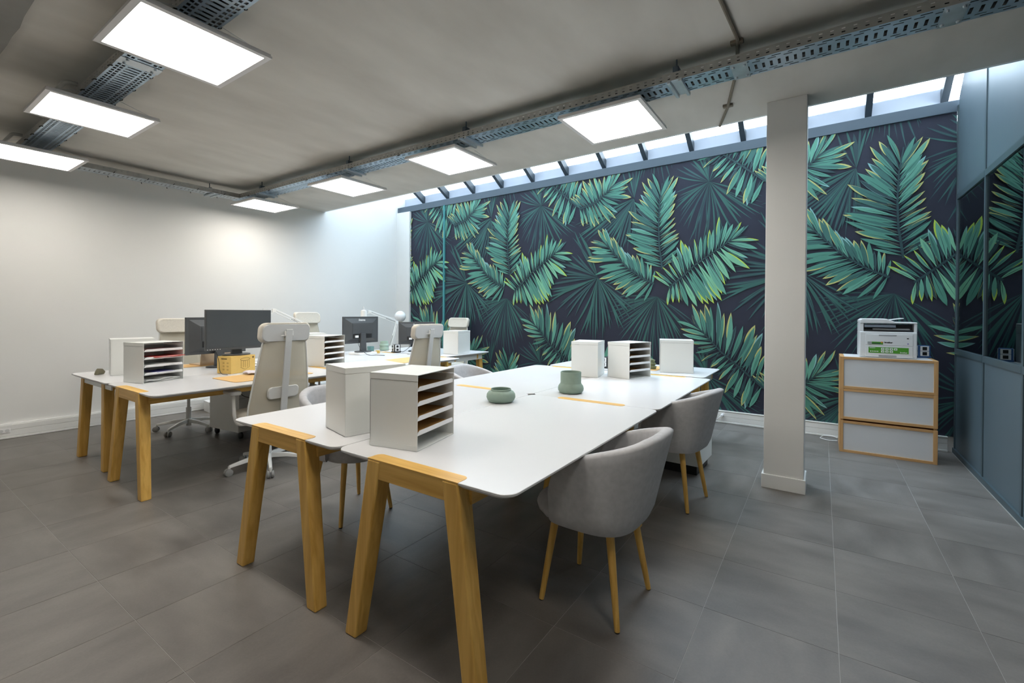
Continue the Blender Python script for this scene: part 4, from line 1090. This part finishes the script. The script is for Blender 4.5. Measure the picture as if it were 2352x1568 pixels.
# laptop on the back desk
lp = thing('laptop', 'open gold laptop on the back desk behind the yellow box', 'laptop', (2.28, 5.50, TZ+0.0035), R(180+4))
obj('keyboard_deck', MB().box(-0.155, 0.155, -0.11, 0.11, 0, 0.012), GOLD, lp, bevel=0.003)
obj('lid', MB().obox((0, 0.125, 0.105), (0.31, 0.006, 0.21), rx=R(-8)), GOLD, lp, bevel=0.002)
lpl = obj('screen', MB().obox((0, 0.1205, 0.106), (0.295, 0.002, 0.19), rx=R(-8)), SCREEN, lp)

# ------------------------------------------------------------------ lamps
def arm_lamp(label, base, elbow, wrist, head):
    """parallel-arm task lamp; points in world, local origin at the base"""
    t = thing('task_lamp', label, 'lamp', (base[0], base[1], TZ+0.0015))
    L_ = lambda p: Vector(p)-Vector((base[0], base[1], TZ+0.0015))
    b, e, w, h = L_(base), L_(elbow), L_(wrist), L_(head)
    obj('base', MB().lathe([(0.055, 0), (0.057, 0.004), (0.055, 0.018), (0.02, 0.024), (0.016, 0.05), (0.012, 0.06), (0.001, 0.06)], 28), LAMP_WHITE, t, smooth=40)
    o1 = Vector((0.014, 0, 0.004))
    lower = obj('lower_arm', MB().cyl(Vector((0, 0, 0.055)), e, 0.006, 0.006, 8), LAMP_WHITE, t)
    obj('lower_arm', MB().cyl(Vector((0.028, 0, 0.06)), e+Vector((0.03, 0, 0.005)), 0.006, 0.006, 8), LAMP_WHITE, t)
    obj('spring', MB().tube([Vector((-0.012, 0, 0.05)), Vector((-0.012, 0, 0.05)).lerp(e, 0.45)], 0.007, 8), GALV_DULL, t)
    obj('elbow_joint', MB().obox(e+Vector((0.012, 0, 0.005)), (0.06, 0.02, 0.05)), LAMP_WHITE, t, bevel=0.006)
    obj('upper_arm', MB().cyl(e, w, 0.006, 0.006, 8), LAMP_WHITE, t)
    obj('upper_arm', MB().cyl(e+Vector((0.01, 0, 0.032)), w+Vector((0.0, 0, 0.032)), 0.006, 0.006, 8), LAMP_WHITE, t)
    obj('spring', MB().tube([e+Vector((0, 0, 0.012)), e.lerp(w, 0.4)+Vector((0, 0, 0.012))], 0.007, 8), GALV_DULL, t)
    obj('wrist_joint', MB().obox(w+Vector((0, 0, 0.016)), (0.05, 0.018, 0.045)), LAMP_WHITE, t, bevel=0.005)
    obj('head_link', MB().tube([w, (w+h)/2+Vector((0, 0, -0.01)), h+Vector((0.03, 0, -0.02))], 0.005, 8), LAMP_WHITE, t)
    sh = obj('shade', MB().lathe([(0.046, -0.062), (0.046, -0.055), (0.042, -0.045), (0.042, 0.02), (0.036, 0.04), (0.012, 0.048), (0.01, 0.05), (0.001, 0.05), (0.001, 0.044), (0.03, 0.034), (0.038, 0.015), (0.040, -0.045), (0.043, -0.061)], 28, tuple(h)), LAMP_WHITE, t, smooth=40)
    obj('stem', MB().tube([h+Vector((0, 0, 0.045)), h+Vector((0, 0, 0.10))], [0.006, 0.005], 8), LAMP_WHITE, sh)
    obj('cord', MB().tube(smoothpath([h+Vector((0, 0, 0.095)), h+Vector((0.03, 0, 0.06)), w+Vector((0.0, 0, 0.04)), w.lerp(e, 0.5)+Vector((0, 0, 0.045)), e+Vector((0.02, 0, 0.05))], 5), 0.0022, 5), PLASTIC_WHITE, sh)
    return t
arm_lamp('white articulated task lamp behind the far lettered monitors', (4.785, 5.50, TZ), (4.90, 5.50, 1.147), (4.40, 5.50, 1.295), (4.29, 5.50, 1.295))
arm_lamp('white articulated task lamp reaching up behind the large monitor', (3.30, 5.52, TZ), (3.36, 5.52, 1.135), (2.99, 5.52, 1.31), (2.86, 5.52, 1.25))
gl = thing('globe_lamp', 'white globe lamp in the corner behind the crosswise desk', 'lamp', (5.62, 6.20, 0))
obj('base', MB().lathe([(0.13, 0), (0.132, 0.006), (0.128, 0.016), (0.02, 0.02), (0.001, 0.02)], 32), LAMP_WHITE, gl, smooth=40)
obj('pole', MB().cyl((0, 0, 0.018), (0, 0, 1.14), 0.009, 0.009, 12), LAMP_WHITE, gl)
obj('socket', MB().lathe([(0.012, 1.12), (0.035, 1.135), (0.038, 1.155), (0.001, 1.155)], 20), mat('brass', s2l((190, 160, 110)), 0.35, metal=0.8), gl)
prof = [(max(0.001, 0.098*math.sin(PI*k/24)), 1.235-0.098*math.cos(PI*k/24)) for k in range(25)]
obj('globe', MB().lathe(prof, 36), OPAL, gl, smooth=180)

# ------------------------------------------------------------------ drawer pedestals
def pedestal(label, loc, rz, h=0.56, plinth=False):
    t = thing('drawer_pedestal', label, 'drawers', loc, rz)
    w, d = 0.40, 0.52
    obj('carcass', MB().box(-w/2, w/2, 0.016, d, 0.075, h), METAL_WHITE, t, bevel=0.003)
    for k in range(3):
        z0 = 0.08+(h-0.085)*k/3; z1 = 0.08+(h-0.085)*(k+1)/3-0.004
        dr = obj('drawer', MB().box(-w/2+0.001, w/2-0.001, 0.0, 0.015, z0, z1), METAL_WHITE, t, bevel=0.002)
        obj('recessed_handle', MB().prism([(0.05*math.cos(PI+PI*q/12), z1-0.002+0.035*math.sin(PI+PI*q/12)) for q in range(13)], -0.002, 0.002, 'y'), CHAIR_GREY, dr)
    if plinth: obj('plinth', MB().box(-w/2+0.02, w/2-0.02, 0.03, d-0.02, 0.0, 0.078), BLACK, t)
    for sx in (() if plinth else (-1, 1)):
        for y in (0.05, d-0.05):
            obj('caster', MB().tube([(sx*(w/2-0.05)-0.014, y, 0.033), (sx*(w/2-0.05)-0.01, y, 0.033), (sx*(w/2-0.05)+0.01, y, 0.033), (sx*(w/2-0.05)+0.014, y, 0.033)], [0.026, 0.033, 0.033, 0.026], 16).cyl((sx*(w/2-0.05), y, 0.05), (sx*(w/2-0.05), y, 0.078), 0.01), BLACK, t, smooth=50)
    return t
pedestal('white drawer pedestal under the desk end nearest the column', (4.13, 0.80, 0), R(-2), 0.60, True)
pedestal('white drawer pedestal on black casters under the back desk', (2.50, 4.93, 0), R(6), 0.60)
pedestal('white drawer pedestal on black casters under the big monitor desk', (2.54, 4.24, 0), R(-3), 0.58)

# ------------------------------------------------------------------ storage boxes, printer, power cubes
def crate(label, z0, z1, top=False, dx=0.0, dy=0.0):
    """front faces -x; local x depth, y width"""
    t = thing('storage_crate', label, 'storage box', (5.46+dx, -0.860+dy, z0))
    h = z1-z0; w = 0.708; d = 0.39; f = 0.034
    obj('side_board', MB().box(0, d, 0, f-0.004, 0, h), BEECH[2], t, bevel=0.002); obj('side_board', MB().box(0, d, w-f+0.004, w, 0, h), BEECH[2], t, bevel=0.002)
    obj('bottom_board', MB().box(0.001, d, f-0.004, w-f+0.004, 0, 0.024), BEECH[1], t, bevel=0.001); obj('top_board', MB().box(0.001, d, f-0.004, w-f+0.004, h-0.024, h-0.001), BEECH[1], t, bevel=0.001)
    obj('front_panel', MB().box(0.010, 0.020, f-0.006, w-f+0.006, 0.022, h-0.022), WHITE_PANEL, t)
    obj('back_panel', MB().box(d-0.012, d-0.004, f-0.006, w-f+0.006, 0.02, h-0.02), WHITE_PANEL, t)
    if top: obj('worktop', MB().box(0.022, d-0.004, f, w-f, h-0.004, h+0.0012), WHITE_PANEL, t)
    return t
crate('lowest of the three stacked wood framed white boxes under the printer', 0.0, 0.303)
crate('middle of the three stacked wood framed white boxes under the printer', 0.318, 0.612)
crate('topmost of the three stacked wood framed white boxes, carrying the printer', 0.6135, 0.920, True)
for y in (-0.845, -0.17):
    o = obj('spacer_batten', MB().box(5.475, 5.83, y-0.012, y+0.012, 0.303, 0.318), BEECH[0]); tag(o, 'thin wooden batten between the lowest and middle boxes at the '+('right' if y < -0.5 else 'left')+' side', 'batten')

p = thing('printer', 'white multifunction printer with a green sticker on the stacked boxes', 'printer', (5.50, -0.721, 0.9225))
PW, PD, PH = 0.418, 0.36, 0.365         # local y to the left, x to the back
side = [(0.0, 0.02), (0.008, 0.0), (PD, 0.0), (PD, 0.245), (0.0, 0.245)]
bd = obj('body', MB().prism([(a, b) for a, b in side], 0.0, PW, 'y'), PRINT_WHITE, p, bevel=0.008, seg=3)
obj('front_door', MB().box(-0.003, 0.002, 0.030, PW-0.045, 0.118, 0.222), PRINT_WHITE, bd, bevel=0.002)
obj('paper_drawer', MB().box(-0.003, 0.002, 0.030, PW-0.045, 0.008, 0.112), PRINT_WHITE, bd, bevel=0.002)
obj('drawer_grip', MB().box(-0.0045, 0.0, 0.145, 0.275, 0.010, 0.027), PRINT_GREY, bd, bevel=0.003)
obj('door_grip', MB().box(-0.0045, 0.0, 0.145, 0.275, 0.206, 0.218), PRINT_GREY, bd, bevel=0.002)
st = obj('green_sticker', MB().box(-0.0045, -0.002, 0.060, 0.350, 0.045, 0.100), GREEN, bd)
ic = MB()
for r in range(2):
    for c in range(4 if r else 3):
        yy = 0.245-0.031*c; zz = 0.052+0.024*r
        o = obj('sticker_icon', MB().box(-0.0055, -0.004, yy-0.012, yy+0.012, zz-0.001, zz+0.018), PLASTIC_WHITE, st)
        obj('icon_mark', MB().box(-0.006, -0.005, yy-0.006, yy+0.005, zz+0.005, zz+0.012), GREEN, st)
Mp = lambda y, z, s=-0.0055: Matrix.Translation((s, y, z)) @ Matrix.Rotation(-PI/2, 4, 'Z') @ Matrix.Rotation(PI/2, 4, 'X')
lettering('sticker_logo', 'brother', 0.0165, PLASTIC_WHITE, st, Mp(0.095, 0.056), bold=0.0004)
mb = MB()
for k in range(5): mb.box(-0.0055, -0.004, 0.330-0.013*k, 0.338-0.013*k, 0.056, 0.064)
mb.box(-0.0055, -0.004, 0.30, 0.342, 0.090, 0.094)
obj('sticker_print', mb, PLASTIC_WHITE, st)
s2 = obj('small_sticker', MB().box(-0.0045, -0.002, 0.243, 0.358, 0.126, 0.150), GREEN, bd)
obj('sticker_photo', MB().box(-0.0052, -0.004, 0.326, 0.358, 0.126, 0.150), PRINT_GREY, s2)
obj('sticker_bar', MB().box(-0.0052, -0.004, 0.262, 0.325, 0.132, 0.139), mat('sticker_navy', s2l((40, 60, 60)), 0.5), s2)
obj('sticker_corner', MB().box(-0.0052, -0.004, 0.247, 0.258, 0.140, 0.152), mat('sticker_orange', s2l((220, 130, 50)), 0.5), s2)
lettering('brand_logo', 'brother', 0.019, BLACK, bd, Mp(0.203, 0.146, -0.0045), bold=0.0008)
obj('badge', MB().box(-0.0048, -0.002, 0.060, 0.073, 0.182, 0.191), BLACK, bd)
obj('badge', MB().box(-0.0048, -0.002, 0.060, 0.070, 0.132, 0.144), mat('badge_violet', s2l((150, 140, 190)), 0.5), bd)
# output bay and scanner lid
obj('output_bay', MB().box(0.03, PD, 0.025, PW-0.025, 0.244, 0.262), PRINT_DARK, p)
for y0, y1 in ((0.0, 0.022), (PW-0.030, PW)):
    obj('bay_post', MB().box(0.006, PD, y0, y1, 0.243, 0.322), PRINT_WHITE, p, bevel=0.004)
obj('bay_back', MB().box(0.12, PD, 0.02, PW-0.02, 0.26, 0.31), PRINT_DARK, p)
obj('bay_slot', MB().box(0.020, 0.10, 0.05, PW-0.10, 0.262, 0.276), PRINT_GREY, p, bevel=0.003)
obj('control_panel', MB().hexa([(-0.004, 0.15, 0.285), (0.05, 0.15, 0.285), (0.05, PW-0.035, 0.285), (-0.004, PW-0.035, 0.285), (0.010, 0.15, 0.312), (0.05, 0.15, 0.315), (0.05, PW-0.035, 0.315), (0.010, PW-0.035, 0.312)]), mat('panel_slate', (0.09, 0.105, 0.125), 0.3), p, bevel=0.003)
sc_prof = [(0.0, 0.322), (PW, 0.322), (PW, 0.352), (PW-0.02, 0.366), (PW-0.20, 0.366), (0.155, 0.338), (0.0, 0.335)]
sl = obj('scanner_lid', MB().prism(sc_prof, 0.0, PD, 'x'), PRINT_WHITE, p, bevel=0.006, seg=3)
obj('document_tray', MB().hexa([(0.06, 0.09, 0.368), (0.30, 0.09, 0.368), (0.30, 0.19, 0.352), (0.06, 0.19, 0.352), (0.06, 0.09, 0.374), (0.30, 0.09, 0.374), (0.30, 0.19, 0.357), (0.06, 0.19, 0.357)]), PRINT_WHITE, sl)
def power_cube(label, loc, rz, m):
    t = thing('power_cube', label, 'power strip', loc, rz)
    s, h = 0.046, 0.115
    obj('foot', MB().box(-s-0.006, s+0.006, -s-0.006, s+0.006, 0, 0.014), m, t, bevel=0.002)
    obj('core', MB().box(-s, s, -s, s, 0.014, h), m, t, bevel=0.003)
    for k in range(4):
        M = Matrix.Rotation(k*PI/2, 4, 'Z')
        for r in range(2):
            z = 0.040+0.048*r
            pl_ = MB().obox(M @ Vector((0, -s-0.001, z)), (0.066, 0.006, 0.045), rz=k*PI/2)
            so = obj('socket_plate', pl_, PLASTIC_WHITE, t, bevel=0.002)
            obj('socket', MB().obox(M @ Vector((0, -s-0.0035, z)), (0.034, 0.004, 0.030), rz=k*PI/2), BLACK, so)
    return t
power_cube('blue and white power cube on the boxes behind the printer', (5.80, -0.795, 0.9225), R(14), BLUE_PLASTIC)
power_cube('black and white power cube between the far monitors', (4.475, 5.02, TZ+0.0015), R(-18), BLACK)
power_cube('black and white power cube between the far letter trays of the near cluster', (4.60, 1.92, TZ+0.0015), R(10), BLACK)

# ------------------------------------------------------------------ small things on the desks
def mat_obj(label, loc, rz, w, d):
    o = obj('desk_mat', MB().prism(rrect(-w/2, w/2, -d/2, d/2, 0.03, 5), 0, 0.003), CORK); o.location = loc; o.rotation_euler = (0, 0, rz); return tag(o, label, 'desk mat', 'tan desk mats')
mat_obj('tan desk mat in front of the yellow box', (2.16, 4.135, TZ+0.0012), R(1), 0.70, 0.42)
mat_obj('tan desk mat left of the half hidden mesh chair', (3.78, 4.13, TZ+0.0012), R(3), 0.66, 0.42)
mat_obj('tan desk mat under the gold laptop', (2.22, 5.48, TZ+0.0012), R(-2), 0.62, 0.30)
mat_obj('tan desk mat on the crosswise desk behind the far letter trays', (4.86, 1.70, TZ+0.0012), R(90), 0.62, 0.40)
rows = []
rr = random.Random(5)
for j in range(9): rows.append([(-0.14+0.28*i/10+0.008*math.sin(j), -0.10+0.2*j/8, 0.006+0.006*math.sin(i*1.3+j*0.7)+0.006*rr.random()) for i in range(11)])
o = obj('folded_cloth', MB().grid(rows), LILAC, solid=0.008, smooth=60, fixn=False); o.location = (2.23, 4.33, TZ+0.008); o.rotation_euler = (0, 0, R(-12)); tag(o, 'pale lilac cloth lying on the desk mat before the yellow box', 'cloth')
def cord(label, pts, m=BLACK, r=0.003):
    return tag(obj('cable', MB().tube(smoothpath(pts, 7), r, 6), m, smooth=60), label, 'cable')
cord('black cable looping below the desk between monitor and chair', [(2.0, 4.0, 0.655), (2.07, 4.05, 0.60), (2.20, 4.1, 0.555), (2.32, 4.12, 0.62), (2.34, 4.12, 0.70)])
cord('black cable hanging low under the big monitor desk', [(1.98, 4.2, 0.66), (2.0, 4.2, 0.58), (2.14, 4.2, 0.53), (2.34, 4.2, 0.49), (2.44, 4.2, 0.60), (2.47, 4.2, 0.70)])
cord('black cable hanging from the large monitor to the desk', [(1.965, 4.62, 0.94), (1.97, 4.58, 0.86), (1.96, 4.54, 0.78), (1.965, 4.50, 0.748), (1.975, 4.42, 0.7455)], r=0.0028)
cord('black tangled cable on the desk right of the yellow box', [(2.30, 4.80, 0.7455), (2.42, 4.78, 0.76), (2.47, 4.70, 0.80), (2.50, 4.66, 0.84), (2.47, 4.62, 0.80), (2.42, 4.66, 0.75), (2.50, 4.70, 0.7455), (2.40, 4.74, 0.7455), (2.32, 4.70, 0.7455)], r=0.003)
cord('black cable dangling from the back-wall monitor over the desk edge', [(3.93, 5.165, 0.93), (3.92, 5.10, 0.84), (3.95, 4.98, 0.75), (4.02, 4.88, 0.746), (4.05, 4.76, 0.746)], r=0.0035)
cord('black cable from the monitor beside the mural to the power cube', [(4.72, 4.92, 0.90), (4.66, 4.93, 0.82), (4.58, 4.98, 0.75), (4.53, 5.0, 0.76)], r=0.0035)
cord('white cable from the pale canister into the far power cube', [(4.36, 5.22, 0.745), (4.42, 5.20, 0.745), (4.40, 5.10, 0.77), (4.43, 5.06, 0.80)], PLASTIC_WHITE, 0.004)
cord('white cable loop on the floor beside the stacked boxes', [(5.80, -0.145, 0.05), (5.84, -0.10, 0.055), (5.90, -0.03, 0.035), (5.92, 0.0, 0.006), (5.89, -0.01, 0.005), (5.84, -0.07, 0.006), (5.81, -0.145, 0.02)], PLASTIC_WHITE, 0.004)
cord('brown cable plugged in the skirting behind the second tub chair', [(6.02, 1.10, 0.12), (5.97, 1.08, 0.13), (5.95, 1.09, 0.09), (5.97, 1.13, 0.05), (6.0, 1.2, 0.02)], BRASSY, 0.004)
o = obj('plug', MB().tube([(6.03, 0.985, 0.10), (5.98, 0.985, 0.10), (5.965, 0.985, 0.10)], [0.018, 0.018, 0.012], 12), PLASTIC_WHITE, smooth=40); tag(o, 'white round plug in the skirting behind the second tub chair', 'plug')
cord('white cable running down from the round plug', [(5.968, 0.985, 0.098), (5.95, 1.01, 0.08), (5.96, 1.06, 0.03), (5.98, 1.14, 0.006), (5.99, 1.3, 0.005)], PLASTIC_WHITE, 0.004)
# socket plate on the back skirting at the far left
sk = thing('wall_socket', 'double white socket in the skirting at the far left', 'socket', (0.955, yb(0.955)-0.042, 0.085))
obj('plate', MB().box(-0.045, 0.045, -0.004, 0.0, -0.022, 0.022), PLASTIC_WHITE, sk, bevel=0.002)
for x in (-0.022, 0.022): obj('socket', MB().lathe([(0.016, 0.0), (0.016, 0.001)], 16).mesh('socket', [CHAIR_GREY]) and MB().prism([(x+0.016*math.cos(2*PI*k/16), 0.016*math.sin(2*PI*k/16)) for k in range(16)], -0.0055, -0.0035, 'y'), CHAIR_GREY, sk)
# floor storage box at the back wall
fb = thing('lidded_box', 'low white lidded box on the floor against the back wall', 'box', (2.86, 6.62, 0), R(-6))
obj('body', MB().prism(rrect(-0.15, 0.20, -0.11, 0.13, 0.03, 5), 0, 0.095), PLASTIC_WHITE, fb)
obj('lid', MB().prism(rrect(-0.154, 0.204, -0.114, 0.134, 0.032, 5), 0.096, 0.135), PLASTIC_WHITE, fb, bevel=0.003)
# bits and pieces
rows = [[(0.03*math.cos(2*PI*k/14)*(1-0.15*math.sin(3*k))*f, 0.022*math.sin(2*PI*k/14)*f, z) for k in range(14)] for f, z in ((0.8, 0), (1.0, 0.012), (0.85, 0.028), (0.3, 0.036))]
mb = MB(); mb.grid(rows, closed=True); mb.f += [tuple(range(14)), tuple(range(42, 56))]; mb.mi += [0, 0]
o = obj('orange_wrapper', mb, ORANGE, smooth=60); o.location = (3.66, 5.14, TZ+0.0015); tag(o, 'crumpled orange wrapper on the desk beside the back-wall monitor', 'wrapper')
o = obj('wooden_block', MB().obox((0, 0, 0.02), (0.03, 0.05, 0.04), rz=0.3), CARD, bevel=0.003); o.location = (4.235, 5.12, TZ+0.0015); tag(o, 'small beige block at the foot of the back-wall monitor', 'block')
rows = [[(0.11*math.cos(2*PI*k/18)*f*(1+0.1*math.sin(5*k)), 0.06*math.sin(2*PI*k/18)*f, z) for k in range(18)] for f, z in ((0.9, 0), (1, 0.03), (0.8, 0.035), (0.95, 0.06), (0.75, 0.07), (0.85, 0.095), (0.4, 0.11))]
mb = MB(); mb.grid(rows, closed=True); mb.f += [tuple(range(18)), tuple(range(6*18, 7*18))]; mb.mi += [0, 0]
o = obj('folded_scarf', mb, OLIVE, smooth=50); o.location = (4.80, 1.52, TZ+0.0045); o.rotation_euler = (0, 0, 1.2); tag(o, 'folded olive green cloth behind the far open letter tray', 'cloth')
o = obj('tape_dispenser', MB().prism([(-0.04, 0), (0.032, 0), (0.045, 0.02), (0.02, 0.05), (-0.013, 0.055), (-0.03, 0.03)], -0.015, 0.015, 'y'), mat('khaki_plastic', s2l((120, 116, 96)), 0.5), bevel=0.006); o.location = (1.33, 5.38, TZ+0.0015); o.rotation_euler = (0, 0, 0.5); tag(o, 'small khaki tape dispenser at the left end of the back desk', 'tape dispenser')
for i, (x, y, lab) in enumerate(((2.30, 5.02, 'white paper pile under the rear monitor foot'), (2.62, 5.04, 'white paper pile right of the yellow box'))):
    o = obj('paper_pile', MB().box(-0.12, 0.12, -0.09, 0.09, 0, 0.012).obox((0.01, 0, 0.017), (0.23, 0.17, 0.009), rz=0.06), PAPER); o.location = (x, y+0.0, TZ+0.0015) if i else (x+0.02, 4.88, TZ+0.0015); o.rotation_euler = (0, 0, 0.1+0.2*i); tag(o, lab, 'papers')
